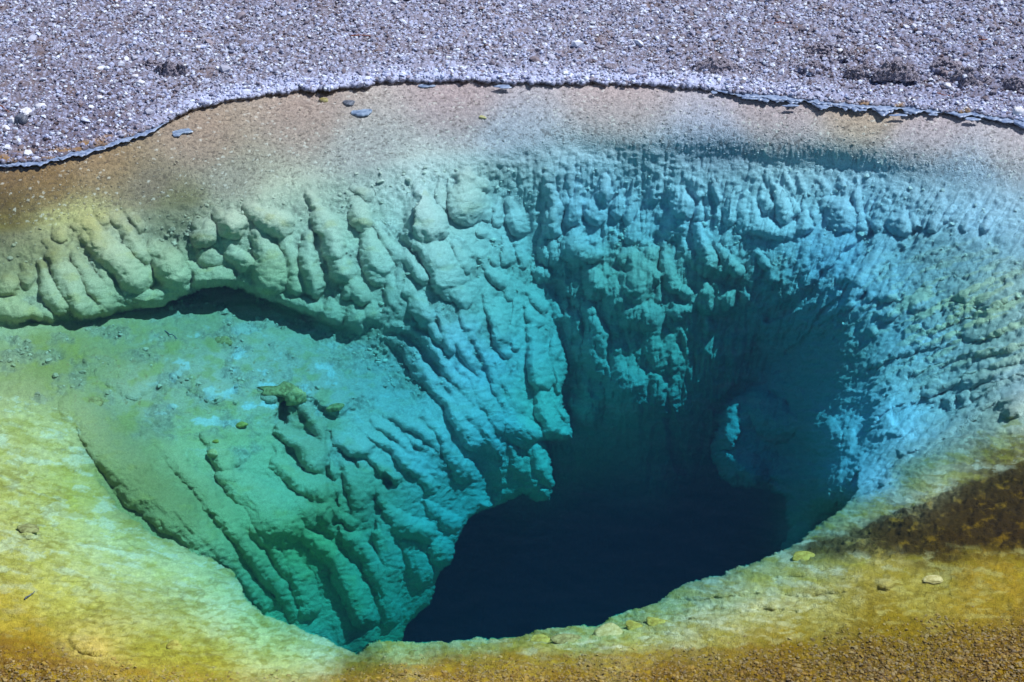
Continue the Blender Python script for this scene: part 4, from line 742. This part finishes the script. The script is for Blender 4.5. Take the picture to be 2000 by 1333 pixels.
stone('brown_rock', 'dark flat rock right of the hollow knob on the slope', 'rock', 652, 798, 38, 13, m_olive, seed=66, yaw=.1)
stone('yellow_stone', 'olive lump on the pale shelf at far left', 'stone', 55, 1036, 44, 14, m_olive, seed=67, flat=.016, yaw=-.3)
stone('dark_stone', 'dark slot shaped rock at the upper left end of the flutes', 'rock', 184, 788, 38, 9, m_olive, seed=68, yaw=-.2)
stone('grey_stone', 'small dark stone in the shallow water near the left waterline', 'stone', 680, 204, 24, 11, m_dark, seed=69, flat=.02)
stone('yellow_stone', 'olive stone in the shallow water beside the small dark stone', 'stone', 632, 198, 18, 8, m_olive, seed=70)
stone('tan_stone', 'pale chip on the shallow shelf far right of the drifting plates', 'stone', 943, 231, 15, 5, m_sand, seed=71)

def plate(name, label, u, v, wpx, hpx, seed, group=None, zc=.004, th=.006, cat='plate', bed=False):
    """thin irregular film of sinter lying on the water surface"""
    t = H / (math.sin(PITCH) - math.cos(PITCH) * (666.5 - v) / F); cx = (u - 1000) / F * t
    cy = (math.cos(PITCH) + math.sin(PITCH) * (666.5 - v) / F) * t
    k = t / F; a = wpx * k * .5; b = hpx * k * .5 / math.sin(math.atan2(H, cy)); g = random.Random(seed)
    bm = bmesh.new(); n_ = 40; ph = [g.uniform(0, 6.28) for _ in range(6)]
    rings_ = []
    for (sc_, z_) in ((.0, th), (.6, th * .9), (.93, th), (1.0, th * .55), (.96, 0.0)):
        if sc_ == 0: rings_.append([bm.verts.new((0, 0, z_))]); continue
        rr = []
        for i in range(n_):
            an = 6.28319 * i / n_
            q = 1 + .16 * math.sin(2 * an + ph[0]) + .12 * math.sin(3 * an + ph[1]) + .07 * math.sin(5 * an + ph[2]) + .05 * math.sin(9 * an + ph[3])
            rr.append(bm.verts.new((a * q * sc_ * math.cos(an), b * q * sc_ * math.sin(an), z_ + .0012 * math.sin(an * 4 + ph[4]))))
        rings_.append(rr)
    for i in range(n_):
        bm.faces.new((rings_[0][0], rings_[1][i], rings_[1][(i + 1) % n_]))
        for k_ in range(1, 4): bm.faces.new((rings_[k_][i], rings_[k_ + 1][i], rings_[k_ + 1][(i + 1) % n_], rings_[k_][(i + 1) % n_]))
    bm.faces.new(list(reversed(rings_[4])))
    me = bpy.data.meshes.new(name); bm.to_mesh(me); bm.free(); me.materials.append(m_plate)
    o = bpy.data.objects.new(name, me); col.objects.link(o)
    q_ = at(u, v); o.location = (q_.x, q_.y, q_.z + .004) if bed else (cx, cy, zc - th * .3)
    return props(o, label, cat, group)
plate('floating_plate', 'pale pointed plate floating on the shallows below the small dark stone', 707, 224, 36, 13, 1, th=.012, bed=True)
plate('floating_plate', 'blue grey plate floating off the left shore', 348, 263, 24, 12, 2, bed=True)
plate('floating_plate', 'pale plate overlapping the blue grey one off the left shore', 362, 259, 26, 10, 3, bed=True)
plate('floating_plate', 'thin pale film touching the middle of the waterline', 832, 171, 30, 6, 4, bed=True)
plate('floating_plate', 'thin blue film against the waterline right of the middle', 983, 171, 34, 6, 5)
plate('floating_disc', 'round blue disc floating at the right edge below the rounded stone', 1996, 240, 36, 20, 6, th=.014)
plate('floating_disc', 'small raised disc lying on the round blue disc', 1999, 238, 20, 9, 7, zc=.016)
plate('floating_plate', 'pale oval film left of the round blue disc', 1966, 239, 24, 6, 8)
ORD = ['first', 'second', 'third', 'fourth', 'fifth', 'sixth', 'seventh', 'last']
for i in range(8):                                          # broken chain of thin films along the waterline
    g = random.Random(200 + i)
    u_ = 1400 + 570 * i / 8 + g.uniform(-6, 6); v_ = float(np.interp(u_, [p[0] for p in SHORE], [p[1] for p in SHORE])) + g.choice([4, 8, 12]) + g.uniform(-1, 2) + (4 if 1480 < u_ < 1760 else 0)
    plate('crust_film', 'thin blue white crust film, ' + ORD[i] + ' from the left along the right waterline', u_, v_, g.uniform(12, 34), g.uniform(3, 6), 300 + i, 'films of sinter along the right waterline', zc=.002 + .0012 * (i % 4), th=.004, cat='film')
for i in range(7):
    g = random.Random(500 + i); u_ = 20 + 300 * i / 7; v_ = float(np.interp(u_, [p[0] for p in SHORE], [p[1] for p in SHORE])) + g.uniform(1, 6)
    plate('crust_film', 'thin blue crust film, ' + ORD[i] + ' from the left edge along the left end of the waterline', u_, v_, g.uniform(14, 36), g.uniform(3, 6), 600 + i, 'films of sinter along the left waterline', zc=.002 + .0012 * (i % 4), th=.004, cat='film')

def shelf_strip(name, u0, u1, wmax, seed, zz):
    """thin crust shelf at water level that hugs the waterline"""
    n_ = int((u1 - u0) / 2.5); us = np.linspace(u0, u1, n_); sv = np.interp(us, [p[0] for p in SHORE], [p[1] for p in SHORE])
    zr = np.zeros(n_); tap = np.clip(np.minimum(us - u0, u1 - us) / 30, 0, 1)
    wd = wmax * tap * np.clip(.55 + .9 * noise2(us / 30, zr + seed, seed) + .5 * noise2(us / 9, zr + seed, seed + 1), .05, 1.6) + 1
    def gp(u, v, z):
        t = (H - z) / (math.sin(PITCH) - math.cos(PITCH) * (666.5 - v) / F)
        return np.stack([(u - 1000) / F * t, (math.cos(PITCH) + math.sin(PITCH) * (666.5 - v) / F) * t, np.zeros_like(u) + z], 1)
    rows = [gp(us, sv - 9, zz), gp(us, sv + wd * .45, zz + .0015 * noise2(us / 12, zr, seed + 2)), gp(us, sv + wd * .93, zz + .001), gp(us, sv + wd, zz - .003), gp(us, sv + wd * .95, zz - .007), gp(us, sv - 9, zz - .007)]
    v_ = np.concatenate(rows); f_ = []
    for k_ in range(6):
        a = k_ * n_ + np.arange(n_ - 1); b = ((k_ + 1) % 6) * n_ + np.arange(n_ - 1)
        f_.append(np.stack([b, b + 1, a + 1, a], 1))
    o = mesh_obj(name, v_, np.concatenate(f_), m_plate); o['kind'] = 'structure'; return o
shelf_strip('shore_crust', 1400, 2060, 9, 5, .006)
shelf_strip('shore_crust', 1440, 1800, 15, 9, .003)
shelf_strip('shore_crust', -40, 330, 8, 13, .006)
def twig(label, pts, rpx, mat=m_rust, seed=1, lift=.006):
    g = random.Random(seed); wp = []
    for k in range(len(pts) - 1):
        for s_ in range(6):
            f_ = s_ / 6; wp.append((pts[k][0] * (1 - f_) + pts[k + 1][0] * f_ + g.uniform(-.5, .5), pts[k][1] * (1 - f_) + pts[k + 1][1] * f_ + g.uniform(-.4, .4)))
    wp.append(pts[-1]); path = [at(*p) for p in wp]
    top_z = [max(path[max(0, i - 2)].z, path[i].z, path[min(len(path) - 1, i + 2)].z) for i in range(len(path))]
    bm = bmesh.new(); prev = None; n_ = 7
    for i, p in enumerate(path):
        d_ = (path[min(i + 1, len(path) - 1)] - path[max(i - 1, 0)]).normalized(); sx = d_.cross(Vector((0, 0, 1))).normalized(); sy = sx.cross(d_)
        r_ = rpx * .0034 * (1 - .6 * i / len(path)); c = Vector((p.x, p.y, top_z[i] + lift))
        ring = [bm.verts.new(c + sx * math.cos(6.2832 * j / n_) * r_ + sy * math.sin(6.2832 * j / n_) * r_) for j in range(n_)]
        if prev: 
            for j in range(n_): bm.faces.new((prev[j], prev[(j + 1) % n_], ring[(j + 1) % n_], ring[j]))
        else: bm.faces.new(ring)
        prev = ring
    bm.faces.new(prev)
    me = bpy.data.meshes.new('twig'); bm.to_mesh(me); bm.free(); me.materials.append(mat)
    o = bpy.data.objects.new('twig', me); col.objects.link(o); return props(o, label, 'twig')
twig('reddish twig at the top edge of the gravel left of centre', [(212, 3), (224, 6), (236, 9)], 1.6, seed=1)
twig('thin red twig on gravel at top centre left', [(352, 66), (366, 65), (378, 63)], 1.2, seed=2)
twig('red brown twig on the gravel above the small dark stone', [(686, 73), (704, 74), (724, 77)], 1.6, seed=3)
twig('faint reddish twig on the gravel further right of the top centre', [(1512, 50), (1524, 47), (1534, 49)], 1.2, seed=4)
twig('slender red twig in the gravel at upper right', [(1715, 74), (1728, 79), (1738, 85)], 1.3, seed=5)
twig('short red stick in the gravel at far upper right', [(1910, 80), (1920, 83), (1930, 82)], 1.2, seed=6)
twig('red twig at the left edge of the gravel behind the stones', [(-4, 210), (6, 214), (18, 222)], 1.6, seed=7)
twig('thin twig curving on sand near the right waterline', [(1826, 184), (1845, 190), (1862, 192)], 1.0, seed=8)
twig('dark forked looking twig on the pale shelf at lower left', [(48, 1176), (58, 1168), (68, 1160)], 1.2, m_dark, seed=9)
twig('straight dark twig lying on the submerged left shelf', [(322, 650), (334, 659), (346, 670)], 1.2, m_dark, seed=10)
